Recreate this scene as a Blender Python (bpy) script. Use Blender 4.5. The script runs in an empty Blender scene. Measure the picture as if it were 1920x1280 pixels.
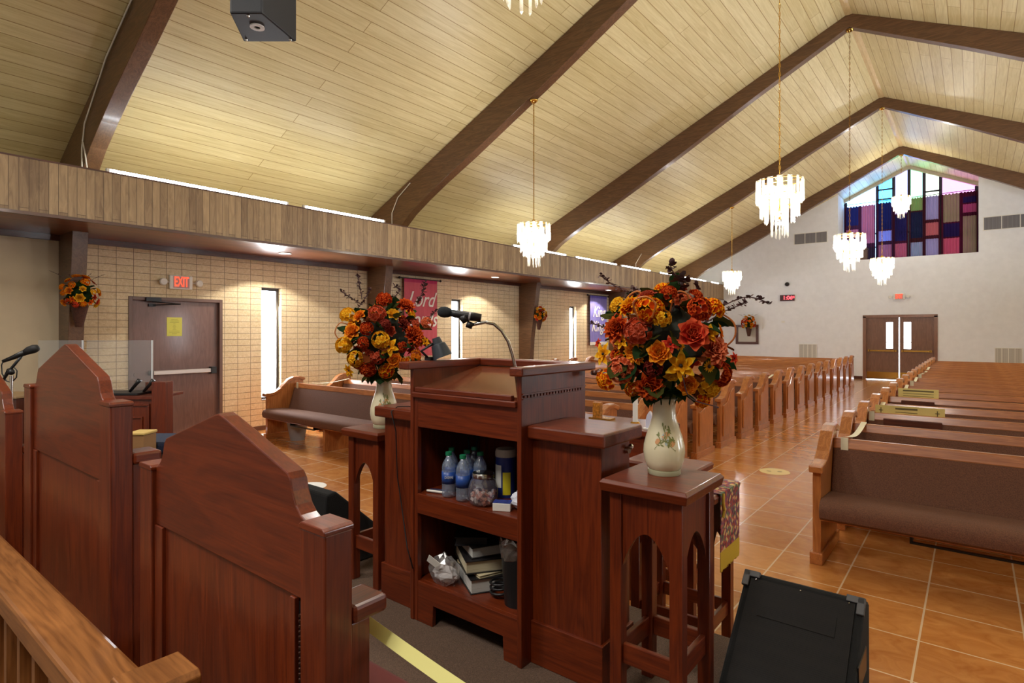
import bpy, math, random
from mathutils import Vector, Matrix, Euler
PI = math.pi
S = bpy.context.scene
COL = S.collection
random.seed(7)

# ------------------------------------------------------------------ camera, world, exposure
F_PX = 1085.0
TH = math.atan(866 / 1085.0)
CAM_H = 1.69
cd = bpy.data.cameras.new('camera')
cam = bpy.data.objects.new('camera', cd)
COL.objects.link(cam)
cam.location = (0, 0, CAM_H)
cam.rotation_euler = (PI / 2, 0, TH)
cd.sensor_width = 36
cd.lens = F_PX / 1920 * 36
cd.shift_y = -20 / 1920
cd.clip_start = 0.02
S.camera = cam
S.view_settings.view_transform = 'Standard'
S.view_settings.look = 'None'
S.view_settings.gamma = 1
S.view_settings.exposure = 0.9
S.cycles.use_denoising = True
S.cycles.max_bounces = 7
S.cycles.diffuse_bounces = 4
S.cycles.glossy_bounces = 4
S.cycles.transparent_max_bounces = 16
S.cycles.sample_clamp_indirect = 6
S.cycles.caustics_reflective = False
S.cycles.caustics_refractive = False
W = bpy.data.worlds.new('world')
S.world = W
W.use_nodes = True
W.node_tree.nodes['Background'].inputs[0].default_value = (0.84, 0.92, 1.0, 1)
W.node_tree.nodes['Background'].inputs[1].default_value = 7.0


def area(name, loc, rot, sx, sy, power, color):
    ld = bpy.data.lights.new(name, 'AREA')
    ld.shape = 'RECTANGLE'
    ld.size = sx
    ld.size_y = sy
    ld.energy = power
    ld.color = color
    o = bpy.data.objects.new(name, ld)
    o.location = loc
    o.rotation_euler = rot
    COL.objects.link(o)
    return o


COOL = (0.92, 0.96, 1.0)
WARM = (1.0, 0.80, 0.52)
# bare unseen lamps in the right bulkhead trough, added to balance the left tubes
for yy in (3.5, 8.5, 13.5, 18.5):
    area('cove_fill_right', (4.05, yy, 3.62), (PI, -0.35, 0), 0.1, 4.4, 70, COOL)
# daylight from the slit windows of the right wall
for yy in (5.2, 9.8, 14.8):
    area('daylight_right', (5.75, yy, 1.5), (0, PI / 2, 0), 1.9, 0.36, 45, COOL)
# daylight from the slit windows of the near (left) wall
for yy in (5.23, 9.83, 14.86, 19.88):
    area('daylight_left', (-9.72, yy, 1.7), (0, -PI / 2 + 0.35, 0), 1.9, 0.34, 80, COOL)
# added fill lamps above and behind the viewer, brightening the foreground chairs
for xx in (-4.2, -1.0):
    area('chancel_fill', (xx, -0.9, 4.6), (0.25, 0, 0), 0.9, 0.9, 55, (1.0, 0.95, 0.88))

Fv = Vector((-math.sin(TH), math.cos(TH), 0))
Rv = Vector((math.cos(TH), math.sin(TH), 0))


def at(u, v, d):
    """point at depth d (m) that the photograph shows at u, v"""
    return Vector((0, 0, CAM_H)) + Fv * d + Rv * ((u - 960) / F_PX * d) + Vector((0, 0, -(v - 620) / F_PX * d))


def srgb(r, g, b):
    f = lambda c: ((c / 255) / 12.92 if c / 255 <= 0.04045 else ((c / 255 + 0.055) / 1.055) ** 2.4)
    return (f(r), f(g), f(b), 1)


# ------------------------------------------------------------------ materials
def nmat(name):
    m = bpy.data.materials.new(name)
    m.use_nodes = True
    nt = m.node_tree
    return m, nt, nt.nodes['Principled BSDF']


def N(nt, t, **kw):
    n = nt.nodes.new(t)
    for k, v in kw.items():
        setattr(n, k, v)
    return n


def plain(name, col, rough=0.5, metal=0.0, emit=None, es=0.0, coat=0.0, noise=0.0, nscale=20, bump=0.0):
    m, nt, p = nmat(name)
    p.inputs['Base Color'].default_value = col
    p.inputs['Roughness'].default_value = rough
    p.inputs['Metallic'].default_value = metal
    p.inputs['Coat Weight'].default_value = coat
    if emit:
        p.inputs['Emission Color'].default_value = emit
        p.inputs['Emission Strength'].default_value = es
    if noise or bump:
        tc = N(nt, 'ShaderNodeTexCoord')
        nz = N(nt, 'ShaderNodeTexNoise')
        nz.inputs['Scale'].default_value = nscale
        nz.inputs['Detail'].default_value = 5
        nt.links.new(tc.outputs['Object'], nz.inputs['Vector'])
        if noise:
            rp = N(nt, 'ShaderNodeValToRGB')
            rp.color_ramp.elements[0].position = 0.3
            rp.color_ramp.elements[1].position = 0.7
            rp.color_ramp.elements[0].color = tuple(c * (1 - noise) for c in col[:3]) + (1,)
            rp.color_ramp.elements[1].color = tuple(min(1, c * (1 + noise)) for c in col[:3]) + (1,)
            nt.links.new(nz.outputs['Fac'], rp.inputs['Fac'])
            nt.links.new(rp.outputs[0], p.inputs['Base Color'])
        if bump:
            b = N(nt, 'ShaderNodeBump')
            b.inputs['Strength'].default_value = bump
            b.inputs['Distance'].default_value = 0.004
            nt.links.new(nz.outputs['Fac'], b.inputs['Height'])
            nt.links.new(b.outputs[0], p.inputs['Normal'])
    return m


def wood(name, dark, light, axis='z', rough=0.3, coat=0.3, fine=60, grain=2.2, contrast=1.0):
    """grain runs along axis"""
    m, nt, p = nmat(name)
    tc = N(nt, 'ShaderNodeTexCoord')
    L = nt.links.new

    def mapped(across, along):
        mp = N(nt, 'ShaderNodeMapping')
        s = [across] * 3
        s['xyz'.index(axis)] = along
        mp.inputs['Scale'].default_value = s
        L(tc.outputs['Object'], mp.inputs['Vector'])
        return mp
    a = mapped(grain * 3, grain * 0.35)
    n1 = N(nt, 'ShaderNodeTexNoise')
    n1.inputs['Scale'].default_value = 1.6
    n1.inputs['Detail'].default_value = 4
    n1.inputs['Distortion'].default_value = 1.4
    L(a.outputs[0], n1.inputs['Vector'])
    w = N(nt, 'ShaderNodeMath', operation='MULTIPLY')
    w.inputs[1].default_value = 9
    L(n1.outputs['Fac'], w.inputs[0])
    fr = N(nt, 'ShaderNodeMath', operation='PINGPONG')
    fr.inputs[1].default_value = 1
    L(w.outputs[0], fr.inputs[0])
    b = mapped(fine * 2.2, fine * 0.07)
    n2 = N(nt, 'ShaderNodeTexNoise')
    n2.inputs['Scale'].default_value = 1.5
    n2.inputs['Detail'].default_value = 3
    L(b.outputs[0], n2.inputs['Vector'])
    mx = N(nt, 'ShaderNodeMix', data_type='FLOAT')
    mx.inputs[0].default_value = 0.74
    L(fr.outputs[0], mx.inputs[2])
    L(n2.outputs['Fac'], mx.inputs[3])
    rp = N(nt, 'ShaderNodeValToRGB')
    rp.color_ramp.elements[0].position = 0.5 - 0.28 / contrast
    rp.color_ramp.elements[1].position = 0.5 + 0.28 / contrast
    rp.color_ramp.elements[0].color = dark
    rp.color_ramp.elements[1].color = light
    L(mx.outputs[0], rp.inputs['Fac'])
    L(rp.outputs[0], p.inputs['Base Color'])
    bp = N(nt, 'ShaderNodeBump')
    bp.inputs['Strength'].default_value = 0.12
    bp.inputs['Distance'].default_value = 0.002
    L(n2.outputs['Fac'], bp.inputs['Height'])
    L(bp.outputs[0], p.inputs['Normal'])
    p.inputs['Roughness'].default_value = rough
    p.inputs['Coat Weight'].default_value = coat
    p.inputs['Coat Roughness'].default_value = 0.12
    return m


def W3(name, dark, light, **kw):
    return {a: wood(name + '_' + a, dark, light, a, **kw) for a in 'xyz'}


def planks(name, dark, light, seam, plane, width, length, rough=0.5, mortar=0.006, offset=0.5, spec=None, off=(0, 0), tone=0.25, coat=0.0, glossvar=0):
    """boards / bricks / tiles. plane: two axes, first = long direction of the board"""
    m, nt, p = nmat(name)
    L = nt.links.new
    tc = N(nt, 'ShaderNodeTexCoord')
    sp = N(nt, 'ShaderNodeSeparateXYZ')
    L(tc.outputs['Object'], sp.inputs[0])
    cb = N(nt, 'ShaderNodeCombineXYZ')
    L(sp.outputs['XYZ'.index(plane[0].upper())], cb.inputs[0])
    L(sp.outputs['XYZ'.index(plane[1].upper())], cb.inputs[1])
    mp = N(nt, 'ShaderNodeMapping')
    mp.inputs['Location'].default_value = (off[0], off[1], 0)
    L(cb.outputs[0], mp.inputs['Vector'])
    br = N(nt, 'ShaderNodeTexBrick')
    br.offset = offset
    br.inputs['Scale'].default_value = 1
    br.inputs['Brick Width'].default_value = length
    br.inputs['Row Height'].default_value = width
    br.inputs['Mortar Size'].default_value = mortar
    br.inputs['Mortar Smooth'].default_value = 0.15
    br.inputs['Bias'].default_value = 0.0
    br.inputs['Color1'].default_value = (0, 0, 0, 1)
    br.inputs['Color2'].default_value = (1, 1, 1, 1)
    br.inputs['Mortar'].default_value = (0.5, 0.5, 0.5, 1)
    L(mp.outputs[0], br.inputs['Vector'])
    # grain along first axis
    mg = N(nt, 'ShaderNodeMapping')
    mg.inputs['Scale'].default_value = (spec or (1.0, 14, 1))
    L(cb.outputs[0], mg.inputs['Vector'])
    nz = N(nt, 'ShaderNodeTexNoise')
    nz.noise_dimensions = '2D'
    nz.inputs['Scale'].default_value = 2.2
    nz.inputs['Detail'].default_value = 5
    nz.inputs['Roughness'].default_value = 0.6
    nz.inputs['Distortion'].default_value = 0.8
    L(mg.outputs[0], nz.inputs['Vector'])
    mx = N(nt, 'ShaderNodeMix', data_type='FLOAT')
    mx.inputs[0].default_value = tone
    L(nz.outputs['Fac'], mx.inputs[2])
    sc = N(nt, 'ShaderNodeSeparateColor')
    L(br.outputs['Color'], sc.inputs[0])
    L(sc.outputs[0], mx.inputs[3])
    rp = N(nt, 'ShaderNodeValToRGB')
    rp.color_ramp.elements[0].position = 0.28
    rp.color_ramp.elements[1].position = 0.72
    rp.color_ramp.elements[0].color = dark
    rp.color_ramp.elements[1].color = light
    L(mx.outputs[0], rp.inputs['Fac'])
    mc = N(nt, 'ShaderNodeMix', data_type='RGBA')
    L(br.outputs['Fac'], mc.inputs[0])
    L(rp.outputs[0], mc.inputs[6])
    mc.inputs[7].default_value = seam
    L(mc.outputs[2], p.inputs['Base Color'])
    bp = N(nt, 'ShaderNodeBump', invert=True)
    bp.inputs['Strength'].default_value = 0.35
    bp.inputs['Distance'].default_value = 0.004
    L(br.outputs['Fac'], bp.inputs['Height'])
    if name != 'terracotta_tile':
        L(bp.outputs[0], p.inputs['Normal'])
    p.inputs['Roughness'].default_value = rough
    p.inputs['Coat Weight'].default_value = coat
    p.inputs['Coat Roughness'].default_value = 0.14
    if glossvar:
        mr = N(nt, 'ShaderNodeMapRange')
        mr.inputs['To Min'].default_value = rough
        mr.inputs['To Max'].default_value = rough + glossvar
        L(nz.outputs['Fac'], mr.inputs['Value'])
        L(mr.outputs[0], p.inputs['Roughness'])
    return m


def glass(name, tint=(1, 1, 1, 1), gloss=0.12, rough=0.02):
    m, nt, p = nmat(name)
    nt.nodes.remove(p)
    out = nt.nodes['Material Output']
    t = N(nt, 'ShaderNodeBsdfTransparent')
    t.inputs[0].default_value = tint
    g = N(nt, 'ShaderNodeBsdfGlossy')
    g.inputs['Roughness'].default_value = rough
    lw = N(nt, 'ShaderNodeLayerWeight')
    lw.inputs[0].default_value = 0.12
    ad = N(nt, 'ShaderNodeMath', operation='MULTIPLY_ADD')
    ad.inputs[1].default_value = 0.5
    ad.inputs[2].default_value = gloss * 0.6
    nt.links.new(lw.outputs['Facing'], ad.inputs[0])
    mx = N(nt, 'ShaderNodeMixShader')
    nt.links.new(ad.outputs[0], mx.inputs[0])
    nt.links.new(t.outputs[0], mx.inputs[1])
    nt.links.new(g.outputs[0], mx.inputs[2])
    nt.links.new(mx.outputs[0], out.inputs[0])
    return m


def milky(name, tint, white, amount, gloss=0.2, rough=0.08):
    m = glass(name, tint, gloss, rough)
    nt = m.node_tree
    out = nt.nodes['Material Output']
    src = out.inputs[0].links[0].from_socket
    d = N(nt, 'ShaderNodeBsdfDiffuse')
    d.inputs[0].default_value = white
    mx = N(nt, 'ShaderNodeMixShader')
    mx.inputs[0].default_value = amount
    nt.links.new(src, mx.inputs[1])
    nt.links.new(d.outputs[0], mx.inputs[2])
    nt.links.new(mx.outputs[0], out.inputs[0])
    return m


def translucent(name, col, tr=0.5, clear=0.0):
    """cloth or petal that lets light through"""
    m, nt, p = nmat(name)
    nt.nodes.remove(p)
    out = nt.nodes['Material Output']
    d = N(nt, 'ShaderNodeBsdfDiffuse')
    d.inputs[0].default_value = col
    t = N(nt, 'ShaderNodeBsdfTranslucent')
    t.inputs[0].default_value = col
    mx = N(nt, 'ShaderNodeMixShader')
    mx.inputs[0].default_value = tr
    nt.links.new(d.outputs[0], mx.inputs[1])
    nt.links.new(t.outputs[0], mx.inputs[2])
    last = mx
    if clear:
        c = N(nt, 'ShaderNodeBsdfTransparent')
        g = N(nt, 'ShaderNodeBsdfGlossy')
        g.inputs['Roughness'].default_value = 0.15
        m2 = N(nt, 'ShaderNodeMixShader')
        m2.inputs[0].default_value = 0.35
        nt.links.new(c.outputs[0], m2.inputs[1])
        nt.links.new(g.outputs[0], m2.inputs[2])
        m3 = N(nt, 'ShaderNodeMixShader')
        m3.inputs[0].default_value = clear
        nt.links.new(mx.outputs[0], m3.inputs[1])
        nt.links.new(m2.outputs[0], m3.inputs[2])
        last = m3
    nt.links.new(last.outputs[0], out.inputs[0])
    return m


CHERRY = W3('cherry_wood', srgb(70, 20, 5), srgb(122, 48, 14), rough=0.38, coat=0.2, contrast=.8)
PEWOAK = W3('pew_oak', srgb(136, 74, 32), srgb(190, 120, 64), rough=0.28, coat=0.5)
RAILW = W3('golden_oak', srgb(112, 66, 28), srgb(166, 108, 56), rough=0.4, coat=0.2, fine=35)
BEAMW = wood('beam_wood', srgb(76, 50, 32), srgb(118, 84, 56), 'x', rough=0.38, coat=0.25)
DARKW = W3('dark_wood', srgb(56, 26, 16), srgb(94, 46, 28), rough=0.35)
M_ceil = planks('ceiling_boards', srgb(202, 184, 130), srgb(226, 212, 164), srgb(156, 126, 76), 'yx', 0.165, 4.6, rough=0.42, mortar=0.0045, spec=(0.7, 12, 1), tone=0.22)
M_fascia = planks('bulkhead_boards', srgb(126, 100, 72), srgb(182, 154, 116), srgb(78, 56, 38), 'zy', 0.085, 6.0, rough=0.45, mortar=0.0025, spec=(1.4, 10, 1), tone=0.35)
M_soffit = planks('soffit_boards', srgb(100, 50, 28), srgb(146, 86, 52), srgb(60, 30, 18), 'yx', 0.16, 3.0, rough=0.3, mortar=0.003, tone=0.3, coat=0.4)
M_brick = planks('stacked_brick', srgb(202, 180, 140), srgb(228, 212, 180), srgb(122, 104, 86), 'yz', 0.0985, 0.2165, rough=0.8, mortar=0.0035, offset=0.0, spec=(14, 14, 1), tone=0.12, off=(0.12, 0.03))
M_floor = planks('terracotta_tile', srgb(176, 108, 50), srgb(210, 146, 82), srgb(222, 194, 160), 'xy', 0.4665, 0.4535, rough=0.17, mortar=0.0055, offset=0.0, spec=(2.5, 4, 1), tone=0.25, off=(0.235, -5.25 + 0.4665 * 12), coat=0.35, glossvar=0.05)
M_paintw = plain('painted_wall', srgb(230, 232, 236), 0.85, noise=0.03, nscale=6)
M_beige = plain('beige_wall', srgb(214, 196, 164), 0.85, noise=0.05, nscale=3)
M_carpet = plain('brown_carpet', srgb(92, 72, 58), 0.95, noise=0.45, nscale=260, bump=0.8)
M_fabric = plain('pew_fabric', srgb(100, 64, 46), 0.9, noise=0.35, nscale=170, bump=0.6)
M_door = wood('brown_door', srgb(96, 66, 58), srgb(122, 88, 78), 'z', rough=0.4, coat=0.2)
M_dframe = plain('door_frame_paint', srgb(104, 76, 66), 0.4)
M_bdoor = wood('back_door_wood', srgb(104, 70, 52), srgb(134, 94, 72), 'z', rough=0.4)
M_black = plain('black_plastic', srgb(20, 20, 22), 0.4)
M_blackm = plain('black_metal', srgb(34, 33, 35), 0.35, 0.6)
M_chrome = plain('chrome', srgb(200, 198, 192), 0.2, 1.0)
M_brass = plain('brass', srgb(196, 150, 70), 0.25, 1.0)
M_gold = plain('gold_metal', srgb(226, 184, 96), 0.22, 1.0)
M_white = plain('white_plastic', srgb(226, 224, 216), 0.5)
M_grey = plain('grey_plastic', srgb(150, 148, 150), 0.5)
M_alum = plain('brushed_aluminium', srgb(200, 190, 184), 0.35, 0.5)
M_glass = glass('window_glass')
M_winframe = plain('bronze_window_frame', srgb(58, 52, 50), 0.4, 0.3)
M_tube = plain('lit_tube', (1, 1, 1, 1), 0.5, emit=(0.9, 0.95, 1.0, 1), es=22)
M_bulb = plain('lit_bulb', (1, 1, 1, 1), 0.5, emit=(1.0, 0.86, 0.62, 1), es=16)
M_down = plain('lit_downlight', (1, 1, 1, 1), 0.5, emit=(1.0, 0.93, 0.8, 1), es=9)
M_exit = plain('lit_exit_letters', srgb(255, 90, 60), 0.5, emit=srgb(255, 72, 44), es=1.0)
M_exitback = plain('exit_face', srgb(190, 150, 146), 0.5)
M_clockred = plain('lit_clock_digits', srgb(255, 60, 60), 0.5, emit=srgb(255, 70, 80), es=2.5)
M_clock = plain('clock_case', srgb(66, 16, 18), 0.3)
M_crystal = translucent('crystal', (1.0, 0.93, 0.76, 1), 0.6, clear=0.84)
M_vase = plain('glazed_vase', srgb(222, 212, 178), 0.25, coat=0.5, noise=0.08, nscale=9)
M_vasefoot = plain('vase_foot', srgb(168, 166, 136), 0.35)
M_decalG = plain('painted_leaf', srgb(116, 120, 62), 0.4)
M_decalO = plain('painted_rose', srgb(206, 148, 98), 0.4)
M_decalB = plain('painted_blue', srgb(160, 172, 172), 0.4)
M_cordw = plain('white_cord', srgb(214, 206, 190), 0.6)

# ------------------------------------------------------------------ mesh building
class B:
    def __init__(s):
        s.v = []
        s.f = []
        s.m = []

    def add(s, v, f, m=0):
        o = len(s.v)
        s.v += [tuple(p) for p in v]
        s.f += [tuple(i + o for i in q) for q in f]
        s.m += [m] * len(f)
        return s

    def box(s, x0, x1, y0, y1, z0, z1, m=0):
        v = [(x0, y0, z0), (x1, y0, z0), (x1, y1, z0), (x0, y1, z0), (x0, y0, z1), (x1, y0, z1), (x1, y1, z1), (x0, y1, z1)]
        return s.add(v, [(0, 3, 2, 1), (4, 5, 6, 7), (0, 1, 5, 4), (1, 2, 6, 5), (2, 3, 7, 6), (3, 0, 4, 7)], m)

    def obox(s, c, size, M=None, m=0):
        a, b, d = (q / 2 for q in size)
        v = [Vector(p) for p in [(-a, -b, -d), (a, -b, -d), (a, b, -d), (-a, b, -d), (-a, -b, d), (a, -b, d), (a, b, d), (-a, b, d)]]
        if M is not None:
            v = [M @ p for p in v]
        v = [p + Vector(c) for p in v]
        return s.add(v, [(0, 3, 2, 1), (4, 5, 6, 7), (0, 1, 5, 4), (1, 2, 6, 5), (2, 3, 7, 6), (3, 0, 4, 7)], m)

    def prism(s, poly, axis, a, b, m=0):
        """poly: 2-D outline in the plane normal to axis (x: (y,z); y: (x,z); z: (x,y))"""
        def P(p, t):
            return {'x': (t, p[0], p[1]), 'y': (p[0], t, p[1]), 'z': (p[0], p[1], t)}[axis]
        n = len(poly)
        v = [P(p, a) for p in poly] + [P(p, b) for p in poly]
        f = [tuple(range(n)), tuple(range(2 * n - 1, n - 1, -1))] + [(i, i + n, (i + 1) % n + n, (i + 1) % n) for i in range(n)]
        return s.add(v, f, m)

    def strip(s, A, Bq, axis, a, b, m=0):
        """solid between two matching outlines A and Bq, extruded along axis"""
        def P(p, t):
            return {'x': (t, p[0], p[1]), 'y': (p[0], t, p[1]), 'z': (p[0], p[1], t)}[axis]
        n = len(A)
        v = [P(p, a) for p in A] + [P(p, a) for p in Bq] + [P(p, b) for p in A] + [P(p, b) for p in Bq]
        f = []
        for i in range(n - 1):
            f += [(i, i + 1, n + i + 1, n + i), (2 * n + i, 3 * n + i, 3 * n + i + 1, 2 * n + i + 1),
                  (i, 2 * n + i, 2 * n + i + 1, i + 1), (n + i, n + i + 1, 3 * n + i + 1, 3 * n + i)]
        f += [(0, n, 3 * n, 2 * n), (n - 1, 3 * n - 1, 4 * n - 1, 2 * n - 1)]
        return s.add(v, f, m)

    def cyl(s, p0, p1, r0, r1=None, n=12, m=0):
        return s.tube([p0, p1], [r0, r0 if r1 is None else r1], n, m)

    def tube(s, pts, r, n=8, m=0):
        pts = [Vector(p) for p in pts]
        k = len(pts)
        rs = r if isinstance(r, (list, tuple)) else [r] * k
        v = []
        up = None
        for i, p in enumerate(pts):
            t = (pts[min(i + 1, k - 1)] - pts[max(i - 1, 0)]).normalized()
            if up is None:
                up = Vector((0, 0, 1)) if abs(t.z) < 0.9 else Vector((1, 0, 0))
            a = t.cross(up)
            if a.length < 1e-5:
                a = t.cross(Vector((0.3, 1, 0.2)))
            a.normalize()
            b = a.cross(t)
            up = b
            for j in range(n):
                q = 2 * PI * j / n
                v.append(p + (a * math.cos(q) + b * math.sin(q)) * rs[i])
        f = []
        for i in range(k - 1):
            for j in range(n):
                f.append((i * n + j, i * n + (j + 1) % n, (i + 1) * n + (j + 1) % n, (i + 1) * n + j))
        f += [tuple(range(n - 1, -1, -1)), tuple(range((k - 1) * n, k * n))]
        return s.add(v, f, m)

    def lathe(s, prof, c=(0, 0, 0), n=28, m=0, M=None):
        v = []
        for r, z in prof:
            for j in range(n):
                q = 2 * PI * j / n
                p = Vector((r * math.cos(q), r * math.sin(q), z))
                if M is not None:
                    p = M @ p
                v.append(p + Vector(c))
        f = []
        for i in range(len(prof) - 1):
            for j in range(n):
                f.append((i * n + j, i * n + (j + 1) % n, (i + 1) * n + (j + 1) % n, (i + 1) * n + j))
        f += [tuple(range(n - 1, -1, -1)), tuple(range((len(prof) - 1) * n, len(prof) * n))]
        return s.add(v, f, m)

    def ball(s, c, r, n=12, m=0):
        k = n // 2
        return s.lathe([(max(1e-4, r * math.sin(PI * i / k)), -r * math.cos(PI * i / k)) for i in range(k + 1)], c, n, m)


def obj(name, b, mat, parent=None, bevel=0.0, smooth=False, seg=2):
    me = bpy.data.meshes.new(name)
    vs = b.v
    if parent is not None:
        l = wloc(parent)
        vs = [(x - l.x, y - l.y, z - l.z) for x, y, z in vs]
    me.from_pydata(vs, [], b.f)
    mats = mat if isinstance(mat, (list, tuple)) else [mat]
    for m in mats:
        me.materials.append(m)
    if len(mats) > 1:
        me.polygons.foreach_set('material_index', b.m)
    if smooth:
        me.polygons.foreach_set('use_smooth', [True] * len(me.polygons))
        if smooth == 'auto':
            try:
                me.set_sharp_from_angle(angle=math.radians(40))
            except Exception:
                pass
    me.update()
    o = bpy.data.objects.new(name, me)
    COL.objects.link(o)
    if parent is not None:
        o.parent = parent
    if bevel:
        md = o.modifiers.new('bevel', 'BEVEL')
        md.width = bevel
        md.segments = seg
        md.limit_method = 'ANGLE'
        md.angle_limit = math.radians(40)
        md.harden_normals = False
    return o


def wloc(o):
    l = Vector((0, 0, 0))
    while o is not None:
        l += o.location
        o = o.parent
    return l


def tag(o, label=None, cat=None, group=None, kind=None):
    if label:
        o['label'] = label
    if cat:
        o['category'] = cat
    if group:
        o['group'] = group
    if kind:
        o['kind'] = kind
    return o


def T(name, label, cat, loc=(0, 0, 0), group=None):
    o = bpy.data.objects.new(name, None)
    o.empty_display_size = 0.1
    o.location = loc
    COL.objects.link(o)
    return tag(o, label, cat, group)


def struct(name, b, mat, parent=None, **kw):
    o = obj(name, b, mat, parent, **kw)
    if parent is None:
        o['kind'] = 'structure'
    return o


def copytree(o, parent=None):
    c = o.copy()
    COL.objects.link(c)
    c.parent = parent
    for ch in list(o.children):
        copytree(ch, c)
    return c


def text(name, s, size, loc, rot, mat, parent=None, shear=0.0, extrude=0.001, bold=0.0, align='CENTER', sx=1.0):
    cu = bpy.data.curves.new(name, 'FONT')
    cu.body = s
    cu.size = size
    cu.shear = shear
    cu.extrude = extrude
    cu.offset = bold
    cu.align_x = align
    cu.align_y = 'CENTER'
    cu.materials.append(mat)
    o = bpy.data.objects.new(name, cu)
    COL.objects.link(o)
    bpy.context.view_layer.update()
    me = bpy.data.meshes.new_from_object(o.evaluated_get(bpy.context.evaluated_depsgraph_get()))
    bpy.data.objects.remove(o)
    M = Matrix.Translation(Vector(loc) - (wloc(parent) if parent is not None else Vector((0, 0, 0)))) @ Euler(rot).to_matrix().to_4x4() @ Matrix.Diagonal((sx, 1, 1, 1))
    me.transform(M)
    me.name = name
    if not me.materials:
        me.materials.append(mat)
    o = bpy.data.objects.new(name, me)
    COL.objects.link(o)
    o.parent = parent
    return o


ROT_L = (PI / 2, 0, PI / 2)    # writing on the left wall, facing the room
ROT_B = (PI / 2, 0, 0)         # writing on the back wall

# ------------------------------------------------------------------ the room
XL, XR, YB, YF, RX, RZ, SL = -9.5, 5.9, 23.6, -3.2, -1.8, 7.54, 0.472
roof = lambda x: RZ - SL * abs(x - RX)
HS = 0.36   # stage height
YS = 2.56   # stage front edge

struct('floor', B().box(XL, XR, YF, YB + 0.2, -0.1, 0), M_floor)
st = struct('floor', B().box(XL, XR, YF, YS, 0.0, HS), M_carpet, bevel=0.015)
st.name = 'floor_stage'

# left wall, with one doorway and slit windows
slits = [(5.05, 5.41), (9.65, 10.01), (14.68, 15.04), (19.7, 20.06)]
ZW0, ZW1 = 0.5, 2.43
DY0, DY1, DZ = 3.06, 4.39, 2.19


def side_wall(x0, x1, holes, y0, y1, ztop):
    b = B()
    y = y0
    for a, c, z0, z1 in holes:
        b.box(x0, x1, y, a, 0, ztop)
        if z0 > 0:
            b.box(x0, x1, a, c, 0, z0)
        b.box(x0, x1, a, c, z1, ztop)
        y = c
    b.box(x0, x1, y, y1, 0, ztop)
    return b


holes = [(DY0, DY1, 0, DZ)] + [(a, c, ZW0, ZW1) for a, c in slits]
struct('wall_left', side_wall(XL - 0.13, XL, holes, 2.3, YB + 0.2, 3.95), M_brick)
struct('wall_left_front', B().box(XL - 0.3, XL, YF, 2.3, 0, 3.95), M_beige)
struct('wall_right', side_wall(XR, XR + 0.13, [(a, c, ZW0, ZW1) for a, c in slits[:3]], YF, YB + 0.2, 3.95), M_brick)
struct('wall_front', B().prism([(XL - 0.3, 0), (XR + 0.3, 0), (XR + 0.3, 3.9), (RX, RZ + 0.1), (XL - 0.3, 3.9)], 'y', YF - 0.2, YF), M_paintw)

# back wall with door opening and the recessed gable window
RX0, RX1, RZ0, YW = -3.82, 0.12, 4.19, 24.85
BD0, BD1, BDZ = -3.0, -0.98, 2.19
b = B()
b.prism([(XL, 0), (BD0, 0), (BD0, RZ0), (RX0, RZ0), (RX0, roof(RX0) + .1), (XL, roof(XL) + .1)], 'y', YB, YB + 0.2)
b.prism([(BD1, 0), (XR, 0), (XR, roof(XR) + .1), (RX1, roof(RX1) + .1), (RX1, RZ0), (BD1, RZ0)], 'y', YB, YB + 0.2)
b.box(BD0, BD1, YB, YB + 0.2, BDZ, RZ0)
b.box(RX0 - 0.15, RX1 + 0.15, YB + 0.2, YW + 0.1, RZ0 - 0.12, RZ0)
b.prism([(YB + 0.2, RZ0), (YW + 0.1, RZ0), (YW + 0.1, 6.9), (YB + 0.2, 6.9)], 'x', RX0 - 0.15, RX0)
b.prism([(YB + 0.2, RZ0), (YW + 0.1, RZ0), (YW + 0.1, 6.9), (YB + 0.2, 6.9)], 'x', RX1, RX1 + 0.15)
struct('wall_back', b, M_paintw)
bl = B()
for q in ((XL, BD0 - 0.06), (BD1 + 0.06, XR)):
    bl.box(q[0], q[1], YB - 0.018, YB, 0, 0.1)
struct('baseboard_back', bl, DARKW['x'])
struct('baseboard_left', B().box(XL, XL + 0.015, DY1 + 0.08, YB, 0, 0.07), M_dframe)

# roof boards, one mesh per slope
for nm, xe in (('ceiling_left', XL - 0.4), ('ceiling_right', XR + 0.4)):
    b = B().prism([(RX, RZ), (RX, RZ + 0.15), (xe, roof(xe) + 0.15), (xe, roof(xe))], 'y', YF - 0.2, YW + 0.15)
    struct(nm, b, M_ceil)
struct('trim_ridge', B().prism([(RX - .06, RZ - .028), (RX, RZ), (RX + .06, RZ - .028), (RX, RZ - .035)], 'y', YF, YW), wood('ridge_strip', srgb(196, 166, 112), srgb(216, 190, 138), 'y', rough=.5))
# pale trim under the gable window's roof line
b = B()
for sg in (-1, 1):
    xe = RX0 if sg < 0 else RX1
    b.prism([(RX, RZ - 0.005), (xe, roof(xe) - 0.005), (xe, roof(xe) - 0.12), (RX, RZ - 0.12)], 'y', YW - 0.12, YW + 0.0)
struct('trim_gable', b, plain('gable_trim', srgb(190, 178, 156), .7))

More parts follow.
